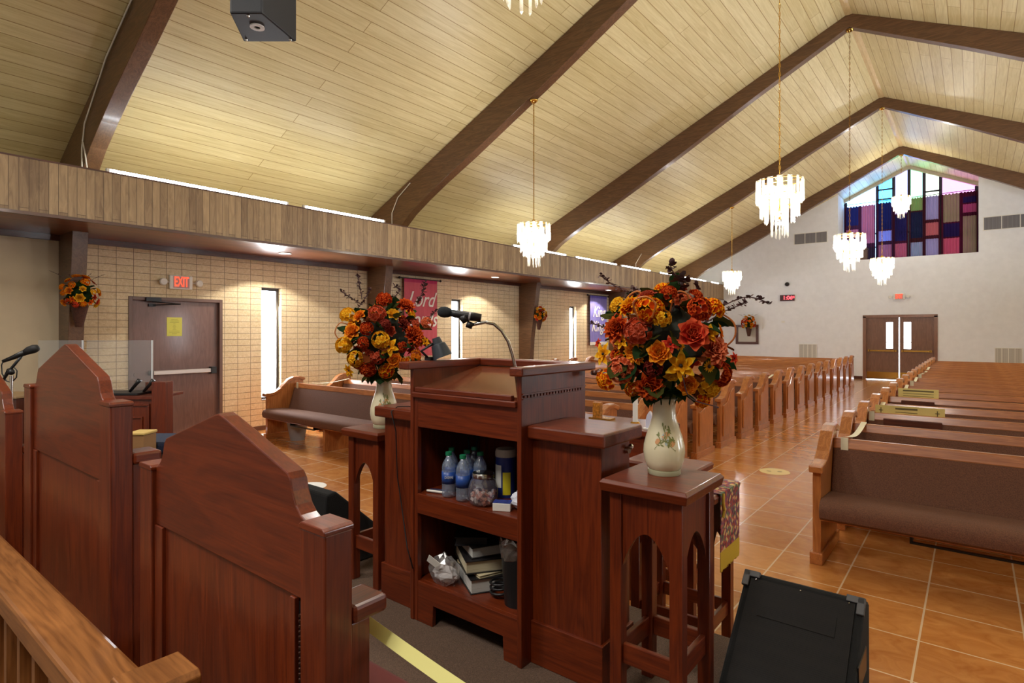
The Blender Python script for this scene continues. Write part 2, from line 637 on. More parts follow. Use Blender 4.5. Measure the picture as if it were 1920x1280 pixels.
# bulkheads with their soffits and troughs
BX = -7.9
def bulkhead(x0, xw, nm):
    s = 1 if x0 < RX else -1
    lo, hi = sorted((x0, x0 - s * 0.06))
    struct('trim_bulkhead_' + nm, B().box(lo, hi, YF, YB, 2.965, 3.53), M_fascia)
    lo, hi = sorted((x0 + s * 0.012, x0 - s * 0.05))
    struct('trim_lower_' + nm, B().box(lo, hi, YF, YB, 2.93, 2.965), DARKW['y'])
    lo, hi = sorted((x0 + s * 0.005, x0 - s * 0.04))
    struct('trim_upper_' + nm, B().box(lo, hi, YF, YB, 3.53, 3.548), DARKW['y'])
    lo, hi = sorted((x0 - s * 0.03, xw))
    struct('ceiling_soffit_' + nm, B().box(lo, hi, YF, YB, 2.955, 3.0), M_soffit)
    lo, hi = sorted((x0 - s * 0.06, xw))
    struct('ceiling_trough_' + nm, B().box(lo, hi, YF, YB, 3.40, 3.44), M_beige)
    lo, hi = sorted((xw, xw + s * 0.06))
    struct('trim_wall_' + nm, B().box(lo, hi, YF, YB, 2.88, 2.955), DARKW['y'])
bulkhead(BX, XL, 'left')
bulkhead(2 * RX - BX, XR, 'right')

# laminated arches
outer = [(XL, 0), (XL, 1.5), (XL, 2.95), (XL, 3.4), (XL, 3.70), (-9.49, 3.90), (-8.9, None), (-8.2, None), (-7.2, None), (-5.4, None), (-3.6, None), (RX, RZ)]
inner = [(-9.2, 0), (-9.10, 1.5), (-8.90, 2.95), (-8.74, 3.38), (-8.5, 3.66), (-8.22, 3.88), (-7.85, 4.10), (-7.4, 4.34), (-6.7, 4.68), (-5.2, 5.46), (-3.5, 6.40), (RX, 7.29)]
outer = [(x, roof(x) if z is None else z) for x, z in outer]
mir = lambda L: [(2 * RX - x, z) for x, z in reversed(L[:-1])]
ARCH_Y = (-2.6, 2.25, 7.25, 12.2, 17.05, 21.95)
ab = B().strip(outer + mir(outer), inner + mir(inner), 'y', 0, 0.17)
first = None
for yy in ARCH_Y:
    if first is None:
        first = struct('arch_beam', ab, BEAMW, bevel=0.006)
        o = first
    else:
        o = first.copy()
        COL.objects.link(o)
    o.location = (0, yy, 0)

# slit windows
for i, (a, c) in enumerate(slits):
    b = B()
    w = 0.045
    x0, x1 = XL - 0.125, XL - 0.085
    b.box(x0, x1, a, a + w, ZW0, ZW1).box(x0, x1, c - w, c, ZW0, ZW1).box(x0, x1, a + w, c - w, ZW1 - w, ZW1).box(x0, x1, a + w, c - w, ZW0, ZW0 + w)
    wf = struct('window_%d' % (i + 1), b, M_winframe)
    obj('pane', B().box(XL - 0.11, XL - 0.105, a + w, c - w, ZW0 + w, ZW1 - w), M_glass, wf)
    obj('sill', B().box(XL - 0.084, XL - 0.002, a + 0.001, c - 0.001, ZW0 + 0.0, ZW0 + 0.015), M_dframe, wf)

# door in the left wall
d1 = struct('door_1', B().box(XL - 0.09, XL - 0.045, DY0 + 0.048, DY1 - 0.048, 0.0, DZ - 0.048), M_door)
b = B()
b.box(XL - 0.12, XL + 0.02, DY0, DY0 + 0.05, 0, DZ).box(XL - 0.12, XL + 0.02, DY1 - 0.05, DY1, 0, DZ).box(XL - 0.12, XL + 0.02, DY0 + 0.05, DY1 - 0.05, DZ - 0.05, DZ)
obj('door_frame', b, M_dframe, d1, bevel=0.004)
b = B().box(XL - 0.03, XL + 0.035, 3.38, 4.20, 1.035, 1.095)
pb = obj('push_bar', b, M_alum, d1, bevel=0.006)
b = B().box(XL - 0.045, XL + 0.045, 3.33, 3.38, 1.03, 1.10).box(XL - 0.045, XL + 0.045, 4.20, 4.29, 1.01, 1.12)
obj('bar_bracket', b, M_black, d1, bevel=0.008)
b = B().box(XL - 0.03, XL + 0.07, 3.27, 3.47, DZ - 0.065, DZ - 0.01)
b.cyl((XL + 0.05, 3.35, DZ - 0.07), (XL + 0.16, 3.70, DZ - 0.10), 0.009)
b.cyl((XL + 0.16, 3.70, DZ - 0.10), (XL - 0.03, 3.36, DZ - 0.12), 0.009)
b.box(XL - 0.045, XL - 0.01, 3.33, 3.42, DZ - 0.14, DZ - 0.10)
obj('door_closer', b, M_blackm, d1)
obj('door_peephole', B().cyl((XL - 0.045, 3.17, 1.05), (XL - 0.03, 3.17, 1.05), 0.03, n=16), M_dframe, d1)

# double door in the back wall
ym = (BD0 + BD1) / 2
d2 = None
for sg in (-1, 1):
    x0, x1 = (BD0 + 0.042, ym - 0.012) if sg < 0 else (ym + 0.012, BD1 - 0.042)
    wx0, wx1 = (-2.36, -2.17) if sg < 0 else (-1.86, -1.66)
    b = B()
    y0, y1, zt, zb = YB + 0.05, YB + 0.095, BDZ - 0.042, 0.014
    b.box(x0, wx0, y0, y1, zb, zt).box(wx1, x1, y0, y1, zb, zt).box(wx0, wx1, y0, y1, zb, 1.08).box(wx0, wx1, y0, y1, 1.98, zt)
    lf = struct('door_2' if sg < 0 else 'door_3', b, M_bdoor)
    obj('pane', B().box(wx0, wx1, y0 + 0.02, y0 + 0.026, 1.08, 1.98), M_glass, lf)
    obj('glazing_bar', B().box(wx0, wx1, y0 + 0.012, y0 + 0.034, 1.29, 1.31), M_grey, lf)
    obj('kick_plate', B().box(x0 + 0.02, x1 - 0.02, y0 - 0.004, y0, 0.05, 0.27), M_brass, lf)
    obj('push_bar', B().box(x0 + 0.1, x1 - 0.1, y0 - 0.06, y0 - 0.02, 0.98, 1.03).box(x0 + 0.06, x0 + 0.12, y0 - 0.06, y0, 0.97, 1.04).box(x1 - 0.12, x1 - 0.06, y0 - 0.06, y0, 0.97, 1.04), M_brass, lf)
b = B()
b.box(BD0 - 0.05, BD0 + 0.045, YB - 0.02, YB + 0.14, 0, BDZ).box(BD1 - 0.045, BD1 + 0.05, YB - 0.02, YB + 0.14, 0, BDZ).box(BD0 - 0.05, BD1 + 0.05, YB - 0.02, YB + 0.14, BDZ - 0.045, BDZ + 0.05)
struct('trim_door', b, wood('door_trim_wood', srgb(120, 80, 60), srgb(140, 98, 74), 'z'))

# gable window: dark grid, tinted panes
MU = [RX0 + 0.02, -2.761, -2.257, RX, -1.363, -0.899, RX1 - 0.02]
b = B()
for i, x in enumerate(MU):
    t = 0.048
    xx = min(max(x, RX0 + t), RX1 - t)
    b.box(xx - t, xx + t, YW, YW + 0.07, RZ0, roof(x) - 0.1)
b.box(RX0, RX1, YW, YW + 0.07, RZ0, RZ0 + 0.06)
rows = {0: (4.75, 5.25), 1: (6.47, 6.82, 5.5), 2: (5.2, 5.95), 3: (4.9, 5.8), 4: (6.55, 5.5, 4.9), 5: (5.6, 5.0)}
for i in range(6):
    for z in rows.get(i, ()):
        b.box(MU[i], MU[i + 1], YW, YW + 0.07, z - 0.025, z + 0.025)
w5 = struct('window_5', b, plain('window_grid', srgb(40, 30, 52), 0.5))
tints = [(0.5, 0.72, .95, 1), (0.2, 0.55, 0.8, 1), (0.42, 0.42, .6, 1), (0.35, .6, 0.4, 1), (0.5, .55, 0.45, 1), (.5, 0.28, 0.45, 1)]
for i in range(6):
    x0, x1 = MU[i], MU[i + 1]
    ob = obj('pane', B().prism([(x0, RZ0), (x1, RZ0), (x1, roof(x1) - 0.06), (x0, roof(x0) - 0.06)], 'y', YW + 0.03, YW + 0.036),
             glass('tinted_glass_%d' % i, tints[i], 0.05), w5)
# white sky seen through it is the world itself

# patchwork curtains: seven panels on a rod
CR = {'maroon': srgb(78, 34, 48), 'rose': srgb(186, 98, 112), 'lav': srgb(160, 142, 196), 'navy': srgb(44, 38, 78), 'olive': srgb(150, 150, 112), 'brown': srgb(58, 36, 44), 'pink': srgb(170, 90, 120)}
CN = list(CR)
CM = [translucent('curtain_' + k, tuple(q * .9 for q in CR[k][:3]) + (1,), 0.22) for k in CN]
cur = [(-3.80, -3.30, [('navy', 6.30), ('maroon', 5.55), ('rose', 5.45), ('lav', 5.1), ('brown', 5.0)]),
       (-3.30, -2.80, [('rose', 6.30), ('maroon', 4.85), ('brown', 4.75)]),
       (-2.76, -2.27, [('navy', 6.32), ('lav', 5.30), ('maroon', 4.88), ('rose', 4.8)]),
       (-2.265, -1.83, [('lav', 6.34), ('navy', 5.80), ('maroon', 4.84), ('rose', 4.8)]),
       (-1.79, -1.37, [('olive', 6.36), ('navy', 5.86), ('maroon', 4.9), ('lav', 4.8)]),
       (-1.365, -0.92, [('lav', 6.36), ('maroon', 5.5), ('rose', 5.44), ('maroon', 4.95), ('lav', 4.88)]),
       (-0.88, -0.34, [('olive', 6.36), ('navy', 5.35), ('rose', 4.85)]),
       (-0.34, 0.10, [('maroon', 6.36), ('navy', 6.2), ('pink', 5.95), ('maroon', 5.62), ('olive', 5.55)])]
cdesc = ['navy and maroon patchwork curtain at the far left jamb', 'tall rose curtain panel beside the left jamb panel', 'navy curtain panel over lavender and rose patches', 'curtain panel with lavender top right under the far chandelier',
         'olive topped navy curtain panel just right of the window centre', 'lavender curtain panel over two rose patches', 'wide olive curtain panel over a navy patch', 'maroon and olive curtain panel against the right jamb']
for (x0, x1, ps), lab in zip(cur, cdesc):
    ps = [ps[0]] + [q for n_, z_ in ps[1:] for q in (('maroon', z_ + .05), (n_, z_))] if len(ps) > 1 else ps
    bb = B()
    nx = 26
    zs = sorted(set([RZ0 + 0.03] + [p[1] for p in ps]), reverse=True)
    grid = []
    for z in zs:
        row = []
        for i in range(nx + 1):
            x = x0 + (x1 - x0) * i / nx
            y = YW - 0.10 + 0.04 * math.sin(i * 1.55 + x0 * 7) + 0.01 * math.sin(i * 0.6)
            zz = z + (0.02 * math.sin(i * 1.3) if z == zs[0] else 0)
            row.append((x, y, zz))
        grid.append(row)
    vs = [p for r in grid for p in r]
    off = len(vs)
    vs2 = [(x, y - 0.004, z) for x, y, z in vs]
    fs, mi = [], []
    for k in range(len(zs) - 1):
        nm = [p[0] for p in ps if p[1] == zs[k]][0]
        for i in range(nx):
            a = k * (nx + 1) + i
            fs.append((a, a + 1, a + nx + 2, a + nx + 1))
            mi.append(CN.index('maroon') if i in (0, 1, 2, nx - 2, nx - 1) else CN.index(nm))
    bb.v, bb.f, bb.m = vs, fs, mi
    o = tag(obj('curtain', bb, CM, smooth=True), lab, 'curtain', 'curtain panels in the gable window')
o = tag(obj('curtain_rod', B().cyl((RX0 + 0.01, YW - 0.14, 6.38), (RX1 - 0.01, YW - 0.14, 6.40), 0.012), M_blackm), 'dark rod holding the patchwork curtains in the gable window', 'curtain rod')
o = tag(obj('storage_box', B().box(-3.5, -2.98, YB + 0.4, YB + 0.7, RZ0, RZ0 + 0.42).box(-3.52, -2.96, YB + 0.33, YB + 0.72, RZ0 + 0.42, RZ0 + 0.45), plain('brown_box', srgb(96, 74, 66), .7)), 'brown box standing on the ledge of the gable window', 'box')

# ------------------------------------------------------------------ lights that show
segs = [(2.33, 4.63), (4.87, 6.42), (9.95, 12.1), (12.51, 14.71), (14.96, 16.9), (17.57, 19.8), (19.95, 21.7), (22.2, 23.1)]
tl = ['longest fluorescent tube on the bulkhead, nearest the first arch', 'fluorescent tube on the bulkhead running up to the second arch', 'fluorescent tube on the bulkhead under the left chandelier side',
      'fluorescent tube on the bulkhead ending short of the fourth arch', 'fluorescent tube on the bulkhead meeting the fourth arch foot', 'fluorescent tube on the bulkhead between fourth and fifth arch', 'fluorescent tube on the bulkhead reaching the fifth arch foot', 'shortest fluorescent tube, at the bulkhead end by the back wall']
for (a, c), l in zip(segs, tl):
    t = T('fluorescent_tube', l, 'light', (BX - 0.04, (a + c) / 2, 3.548), 'fluorescent tubes on the bulkhead')
    obj('tube', B().cyl((BX - 0.04, a + 0.03, 3.573), (BX - 0.04, c - 0.03, 3.573), 0.019, n=8), M_tube, t, smooth=True)
    obj('lamp_holder', B().box(BX - 0.065, BX - 0.015, a, a + 0.03, 3.548, 3.592), M_white, t)
    obj('lamp_holder', B().box(BX - 0.065, BX - 0.015, c - 0.03, c, 3.548, 3.592), M_white, t)
for (x, y), l in zip(((-8.75, 5.05), (-8.8, 10.4), (-8.85, 15.9)), ('recessed soffit downlight nearest the brown exit door', 'recessed soffit downlight above the middle slit window', 'recessed soffit downlight before the purple banner')):
    t = T('recessed_downlight', l, 'light', (x, y, 2.955), 'recessed downlights in the soffit')
    obj('trim_ring', B().lathe([(0.10, 0.0), (0.10, -0.012), (0.078, -0.012), (0.075, 0.0)], (x, y, 2.955)), M_white, t, smooth=True)
    obj('lamp_lens', B().lathe([(0.001, -0.006), (0.074, -0.006), (0.074, -0.001), (0.001, -0.001)], (x, y, 2.955)), M_down, t)
    ld = bpy.data.lights.new('downlight_lamp', 'SPOT')
    ld.energy = 60
    ld.spot_size = 2.2
    ld.shadow_soft_size = 0.07
    ld.color = (1, 0.92, 0.78)
    lo = bpy.data.objects.new('downlight_lamp', ld)
    COL.objects.link(lo)
    lo.parent = t
    lo.location = (0, 0, -0.03)


def make_chandelier(big=1.0):
    t = T('chandelier', '', 'chandelier')
    fr = B()
    tiers = [(0.245, 0.0, 0.27, 30), (0.20, -0.17, 0.26, 24), (0.15, -0.30, 0.20, 16), (0.085, -0.42, 0.24, 11)]
    for r, z, L, n in tiers:
        pts = [(r * math.cos(2 * PI * k / 24), r * math.sin(2 * PI * k / 24), z) for k in range(25)]
        fr.tube(pts, 0.006, 6)
        for k in range(4):
            a = k * PI / 2
            fr.cyl((0, 0, z), (r * math.cos(a), r * math.sin(a), z), 0.004, n=5)
    fr.cyl((0, 0, 0.05), (0, 0, -0.45), 0.012)
    fr.lathe([(0.001, 0.09), (0.02, 0.08), (0.045, 0.03), (0.02, 0.0), (0.001, 0.0)], (0, 0, 0), 16)
    obj('metal_frame', fr, M_gold, t, smooth=True)
    for r, z, L, n in tiers:
        cb = B()
        for k in range(n):
            a = 2 * PI * k / n + (0.1 if k % 2 else 0)
            rr = r + (0.012 if k % 2 else -0.004)
            w = 0.030 * min(1, r / 0.2) + 0.006
            M = Matrix.Rotation(a, 3, 'Z')
            l2 = L * random.uniform(0.86, 1.0)
            p = [(0.006, -w / 2), (0.006, w / 2), (-0.008, 0)]
            vs = []
            for zz in (z + 0.015, z - l2):
                for q in p:
                    vs.append(M @ Vector((rr + q[0], q[1], zz)))
            vs.append(M @ Vector((rr, 0, z - l2 - 0.02)))
            cb.add(vs, [(0, 1, 2), (0, 3, 4, 1), (1, 4, 5, 2), (2, 5, 3, 0), (3, 6, 4), (4, 6, 5), (5, 6, 3)])
        obj('crystal_tier', cb, M_crystal, t)
    bb = B()
    for k in range(6):
        a = 2 * PI * k / 6
        bb.ball((0.12 * math.cos(a), 0.12 * math.sin(a), -0.10), 0.024, 8)
    for k in range(3):
        a = 2 * PI * k / 3
        bb.ball((0.07 * math.cos(a), 0.07 * math.sin(a), -0.28), 0.022, 8)
    bb.ball((0, 0, -0.50), 0.022, 8)
    obj('bulb_cluster', bb, M_bulb, t, smooth=True)
    for zz, en in ((-0.14, 62), (-0.42, 22)):
        ld = bpy.data.lights.new('chandelier_lamp', 'POINT')
        ld.energy = en
        ld.shadow_soft_size = 0.06
        ld.color = (1.0, 0.97, 0.92)
        lo = bpy.data.objects.new('chandelier_lamp', ld)
        COL.objects.link(lo)
        lo.parent = t
        lo.location = (0, 0, zz)
    return t


ch0 = make_chandelier()
chs = [(RX, 7.34, 3.46, 7.27, 'biggest looking crystal chandelier, hanging before the third arch'), (-5.42, 7.34, 3.36, 5.32, 'crystal chandelier hanging low before the left roof slope, just above the bulkhead'),
       (RX, 12.29, 3.46, 7.27, 'crystal chandelier hanging just left of the gable window corner'), (RX, 17.14, 3.50, 7.27, 'crystal chandelier hanging below the gable window, above the double door'),
       (-5.5, 17.14, 3.40, 5.28, 'small distant crystal chandelier hanging before the blank wall beside the bulkhead end'), (RX, 22.04, 5.93, 7.27, 'crystal chandelier on a short chain inside the gable window outline'),
       (-1.8, 2.34, 4.02, 7.27, 'crystal chandelier at the top edge, only its lowest prisms in view')]
for i, (x, y, z, zt, l) in enumerate(chs):
    c = ch0 if i == 0 else copytree(ch0)
    c.location = (x, y, z)
    c['label'] = l
    c['group'] = 'crystal chandeliers'
    b = B()
    n = max(4, int((zt - z - 0.09) / 0.05))
    if y < 15:
        for k in range(n):
            zz = z + 0.09 + (k + 0.5) * (zt - z - 0.09) / n
            h = (zt - z - 0.09) / n * 0.62
            pts = []
            for q in range(9):
                a = 2 * PI * q / 8
                px_, pz = 0.011 * math.cos(a), h * math.sin(a)
                pts.append((x + (px_ if k % 2 else 0), y + (0 if k % 2 else px_), zz + pz))
            b.tube(pts, 0.0028, 4)
    b.cyl((x, y, z + 0.08), (x, y, zt), 0.003, n=5)
    obj('chain', b, M_gold, c)
    obj('canopy', B().lathe([(0.001, zt - 0.05), (0.03, zt - 0.045), (0.065, zt - 0.015), (0.07, zt), (0.001, zt)], (x, y, 0), 20), M_gold, c, smooth=True)

# cords on the arches
for pts, l in (([(-8.45, 2.23, 3.56), (-8.45, 2.23, 3.9), (-8.35, 2.23, 4.18), (-7.6, 2.23, 4.75), (-6.6, 2.23, 5.24), (-5.5, 2.23, 5.76)], 'white cord climbing the side of the arch nearest the camera'),
               ([(-8.25, 2.235, 3.56), (-8.36, 2.235, 3.85), (-8.44, 2.232, 4.0)], 'short second white cord leaning beside the first arch cord'),
               ([(-8.72, 7.235, 3.56), (-8.72, 7.235, 3.95), (-8.55, 7.235, 4.22), (-8.2, 7.235, 4.44)], 'white cord looping at the foot of the second arch'),
               ([(-8.5, 16.03 + 1.0, 3.56), (-8.5, 17.03, 3.85), (-8.3, 17.03, 4.15)], 'white cord at the foot of the fourth arch')):
    tag(obj('cord', B().tube(pts, 0.009, 6), M_cordw, smooth=True), l, 'cord')

# hanging loudspeakers
def hang_speaker(x, y, z0, rot, label, w=0.34, d=0.34, h=0.6):
    t = T('hanging_loudspeaker', label, 'loudspeaker', (0, 0, 0), 'hanging loudspeakers')
    poly = [(-w / 2, -d / 2), (w / 2, -d / 2), (w * 0.28, d / 2), (-w * 0.28, d / 2)]
    obj('cabinet', B().prism(poly, 'z', 0, h), plain('speaker_cabinet', srgb(24, 26, 32), .6, noise=.2, nscale=200), t, bevel=0.01)
    obj('grille', B().box(-w / 2 + .02, w / 2 - .02, -d / 2 - .012, -d / 2, .03, h - .03), M_black, t)
    bb = B().lathe([(0.018, 0), (0.018, -0.008), (0.042, -0.008), (0.042, 0)], (0, 0.02, 0), 24)
    obj('logo_ring', bb, M_white, t)
    obj('corner_screw', B().ball((-w / 2 + .03, -d / 2 + .03, 0), .01, 8).ball((w / 2 - .03, -d / 2 + .03, 0), .01, 8).ball((0, d / 2 - .03, 0), .01, 8), M_chrome, t)
    zt = roof(x) - z0 + 0.0
    obj('hanger_rod', B().cyl((0, 0, h), (0, 0, zt), .012), M_blackm, t)
    t.location = (x, y, z0)
    t.rotation_euler = (0, 0, rot)
    return t
hang_speaker(-3.42, 1.80, 3.54, TH + PI, 'black loudspeaker with round white badge under it, hanging near the first arch')
hang_speaker(0.47, 4.08, 2.78, TH, 'black loudspeaker hanging at the very right edge of the view', w=.5, d=.4, h=.9)

# ------------------------------------------------------------------ things on the walls
def exit_sign(px, py, z, rot, label, w=0.33, h=0.21):
    t = T('exit_sign', label, 'exit sign', (0, 0, 0), 'exit signs')
    obj('housing', B().box(-w / 2, w / 2, -0.05, 0, -h / 2, h / 2), M_white, t, bevel=0.012)
    obj('face', B().box(-w / 2 + .05, w / 2 - .05, -0.053, -0.05, -h / 2 + .02, h / 2 - .012), M_exitback, t)
    text('lettering', 'EXIT', 0.21, (0, -0.055, 0.005), ROT_B, M_exit, t, extrude=0.002, bold=0.003, sx=0.48)
    for sg in (-1, 1):
        b = B()
        b.lathe([(0.001, 0.03), (0.045, 0.03), (0.055, 0.015), (0.05, -0.02), (0.001, -0.02)], (sg * (w / 2 + 0.09), -0.055, 0.0), 16, M=Matrix.Rotation(PI / 2, 3, 'X'))
        lh = obj('lamp_head', b, M_white, t)
        obj('lamp_arm', B().cyl((sg * w / 2, -0.03, 0), (sg * (w / 2 + 0.05), -0.04, 0), 0.008), M_white, lh)
    t.location = (px, py, z)
    t.rotation_euler = (0, 0, rot)
exit_sign(XL + 0.0, 3.755, 2.425, PI / 2, 'lit EXIT sign with two lamp heads on the brick wall above the brown door')
exit_sign(-1.985, YB, 2.85, 0, 'lit EXIT sign with two lamp heads on the white back wall above the double door')

t = T('paper_notice', 'yellow paper notice taped to the brown exit door', 'notice', (XL - 0.04, 3.69, 1.75))
obj('sheet', B().box(XL - 0.045, XL - 0.042, 3.585, 3.80, 1.61, 1.895), plain('yellow_paper', srgb(206, 204, 96), .8), t)
b = B()
for k, (a, c) in enumerate([(.06, .15), (.05, .17), (.04, .17), (.09, .12), (.09, .12), (.08, .13), (.09, .12), (.08, .13), (.03, .18), (.03, .18), (.07, .14)]):
    z = 1.865 - k * .022
    b.box(XL - 0.042, XL - 0.0412, 3.585 + a, 3.585 + c, z - .004, z)
obj('printed_line', b, plain('ink', srgb(110, 112, 50), .8), t)

def banner(y0, y1, z1, z0, colt, colb, lines, label, zoff, size, bottom=None):
    t = T('banner', label, 'banner', (XL + 0.1, (y0 + y1) / 2, z1), 'cloth wall banners')
    b = B()
    n = 24
    v = []
    zs = [z1, z1 - 0.07, (z0 + z1) / 2, z0]
    for z in zs:
        for i in range(n + 1):
            v.append((XL + 0.10 + 0.006 * math.sin(i * 1.9) * (1 if z > z1 - .3 else .5), y0 + (y1 - y0) * i / n, z))
    for z in zs:
        for i in range(n + 1):
            v.append((XL + 0.085, y0 + (y1 - y0) * i / n, z))
    f, mi = [], []
    for k in range(3):
        for i in range(n):
            a = k * (n + 1) + i
            f.append((a, a + n + 1, a + n + 2, a + 1))
            mi.append(0 if k == 0 else 1)
    o4 = 4 * (n + 1)
    for k in range(3):
        f.append((o4 + k * (n + 1), o4 + k * (n + 1) + n, o4 + (k + 1) * (n + 1) + n, o4 + (k + 1) * (n + 1)))
        mi.append(1)
    for i in (0, n):
        for k in range(3):
            f.append((k * (n + 1) + i, (k + 1) * (n + 1) + i, o4 + (k + 1) * (n + 1) + i, o4 + k * (n + 1) + i))
            mi.append(2)
    b.v, b.f, b.m = v, f, mi
    obj('cloth', b, [colt, colb, M_black], t)
    obj('rod', B().cyl((XL + .09, y0 - .1, z1 + .01), (XL + .09, y1 + .1, z1 + .01), .013).ball((XL + .09, y0 - .12, z1 + .01), .028).ball((XL + .09, y1 + .12, z1 + .01), .028).cyl((XL + .01, y0 - .05, z1 + .02), (XL + .09, y0 - .05, z1 + .01), .008).cyl((XL + .01, y1 + .05, z1 + .02), (XL + .09, y1 + .05, z1 + .01), .008), M_black, t)
    if bottom:
        obj('hem', B().box(XL + .088, XL + .104, y0, y1, z0, z0 + .1), bottom, t)
    for s, z in lines:
        text('lettering', s, size, (XL + .113, (y0 + y1) / 2 - .02, z), ROT_L, plain('banner_ink', srgb(228, 222, 214), .7), t, shear=.45, bold=.004, extrude=.002, sx=.86)
banner(8.13, 9.08, 2.80, 1.15, plain('ban_top', srgb(176, 36, 84), .7), plain('ban_rose', srgb(196, 84, 98), .75, noise=.08, nscale=3), [('Lord', 2.36), ('Lords', 1.93), ('of', 1.45)][:2],
       'rose red cloth banner lettered in white, hanging beside the second arch', 0, .46)
banner(15.7, 16.75, 2.80, 1.24, plain('ban_top2', srgb(92, 84, 176), .7), plain('ban_blue', srgb(128, 120, 190), .75, noise=.08, nscale=3), [('King', 2.28), ('Kings', 1.82)],
       'violet blue cloth banner lettered King Kings in white, hanging before the fourth arch', 0, .48, M_white)

def grille(x0, x1, z0, z1, n, mat, back, label, frame):
    t = T('wall_vent', label, 'vent', ((x0 + x1) / 2, YB, (z0 + z1) / 2), 'wall vents')
    obj('backing', B().box(x0, x1, YB - .012, YB, z0, z1), back, t)
    b = B()
    w = .02
    b.box(x0 - w, x1 + w, YB - .02, YB, z1, z1 + w).box(x0 - w, x1 + w, YB - .02, YB, z0 - w, z0)
    for k in range(n + 1):
        x = x0 + (x1 - x0) * k / n
        b.box(x - w / 2, x + w / 2, YB - .02, YB, z0, z1)
    obj('vent_frame', b, frame, t)
    b = B()
    k = 0
    while x0 + .03 + k * .03 < x1 - .01:
        x = x0 + .03 + k * .03
        b.box(x - .004, x + .004, YB - .018, YB - .012, z0 + .01, z1 - .01)
        k += 1
    obj('louvres', b, mat, t)
grille(-5.27, -4.17, 4.93, 5.30, 3, M_grey, plain('vent_dark', srgb(122, 120, 124), .7), 'long grey vent high on the back wall left of the gable window', M_white)
grille(.24, 1.55, 4.87, 5.26, 3, M_grey, plain('vent_dark2', srgb(112, 110, 114), .7), 'long grey vent high on the back wall right of the gable window', M_white)
grille(-5.1, -4.52, .62, 1.18, 4, M_white, plain('vent_light', srgb(176, 172, 164), .7), 'square white vent low on the back wall above the left pews', M_white)
grille(.52, 1.15, .60, 1.14, 4, M_white, plain('vent_light2', srgb(176, 172, 164), .7), 'square white vent low on the back wall above the right pews', M_white)

t = T('digital_clock', 'red digital wall clock reading 1:06 on the back wall', 'clock', (-5.51, YB, 2.93))
obj('clock_case', B().box(-5.765, -5.255, YB - .05, YB, 2.815, 3.045), M_clock, t, bevel=.008)
text('digits', '1:06', .20, (-5.49, YB - .053, 2.93), ROT_B, M_clockred, t, bold=.001)
text('digits', '15', .10, (-5.30, YB - .053, 2.95), ROT_B, M_clockred, t, bold=.002)
t = tag(obj('dome_camera', B().lathe([(.001, -.10), (.05, -.085), (.075, -.04), (.08, 0), (.001, 0)], (-5.52, YB, 3.45), 20, M=Matrix.Rotation(-PI / 2, 3, 'X')), M_black, smooth=True), 'small black dome on the back wall above the red clock', 'camera')
tag(obj('switch_plate', B().box(-5.72, -5.60, YB - .012, YB, 2.0, 2.07), M_white, bevel=.003), 'small white wall plate below the red clock', 'switch plate')
t = T('wall_mirror', 'small dark wood framed mirror on the back wall behind a bouquet', 'mirror', (-7.0, YB, 1.58))
b = B()
mx0, mx1, mz0, mz1 = -7.41, -6.55, 1.17, 1.93
w = .09
b.box(mx0, mx1, YB - .05, YB, mz1 - w, mz1).box(mx0, mx1, YB - .05, YB, mz0, mz0 + w).box(mx0, mx0 + w, YB - .05, YB, mz0 + w, mz1 - w).box(mx1 - w, mx1, YB - .05, YB, mz0 + w, mz1 - w)
obj('mirror_frame', b, DARKW['x'], t)
obj('mirror_glass', B().box(mx0 + w, mx1 - w, YB - .02, YB, mz0 + w, mz1 - w), plain('pale_mirror', srgb(196, 192, 180), .25), t)

# ------------------------------------------------------------------ pews
def pew_profile():
    """pew end side outline (y from front = 0, z)"""
    return [(0.05, 0.0), (0.05, 0.66), (0.02, 0.665), (0.02, 0.70), (0.10, 0.705), (0.17, 0.72), (0.24, 0.765), (0.30, 0.83), (0.35, 0.89), (0.42, 0.925), (0.50, 0.93), (0.56, 0.915), (0.60, 0.90), (0.60, 0.0)]


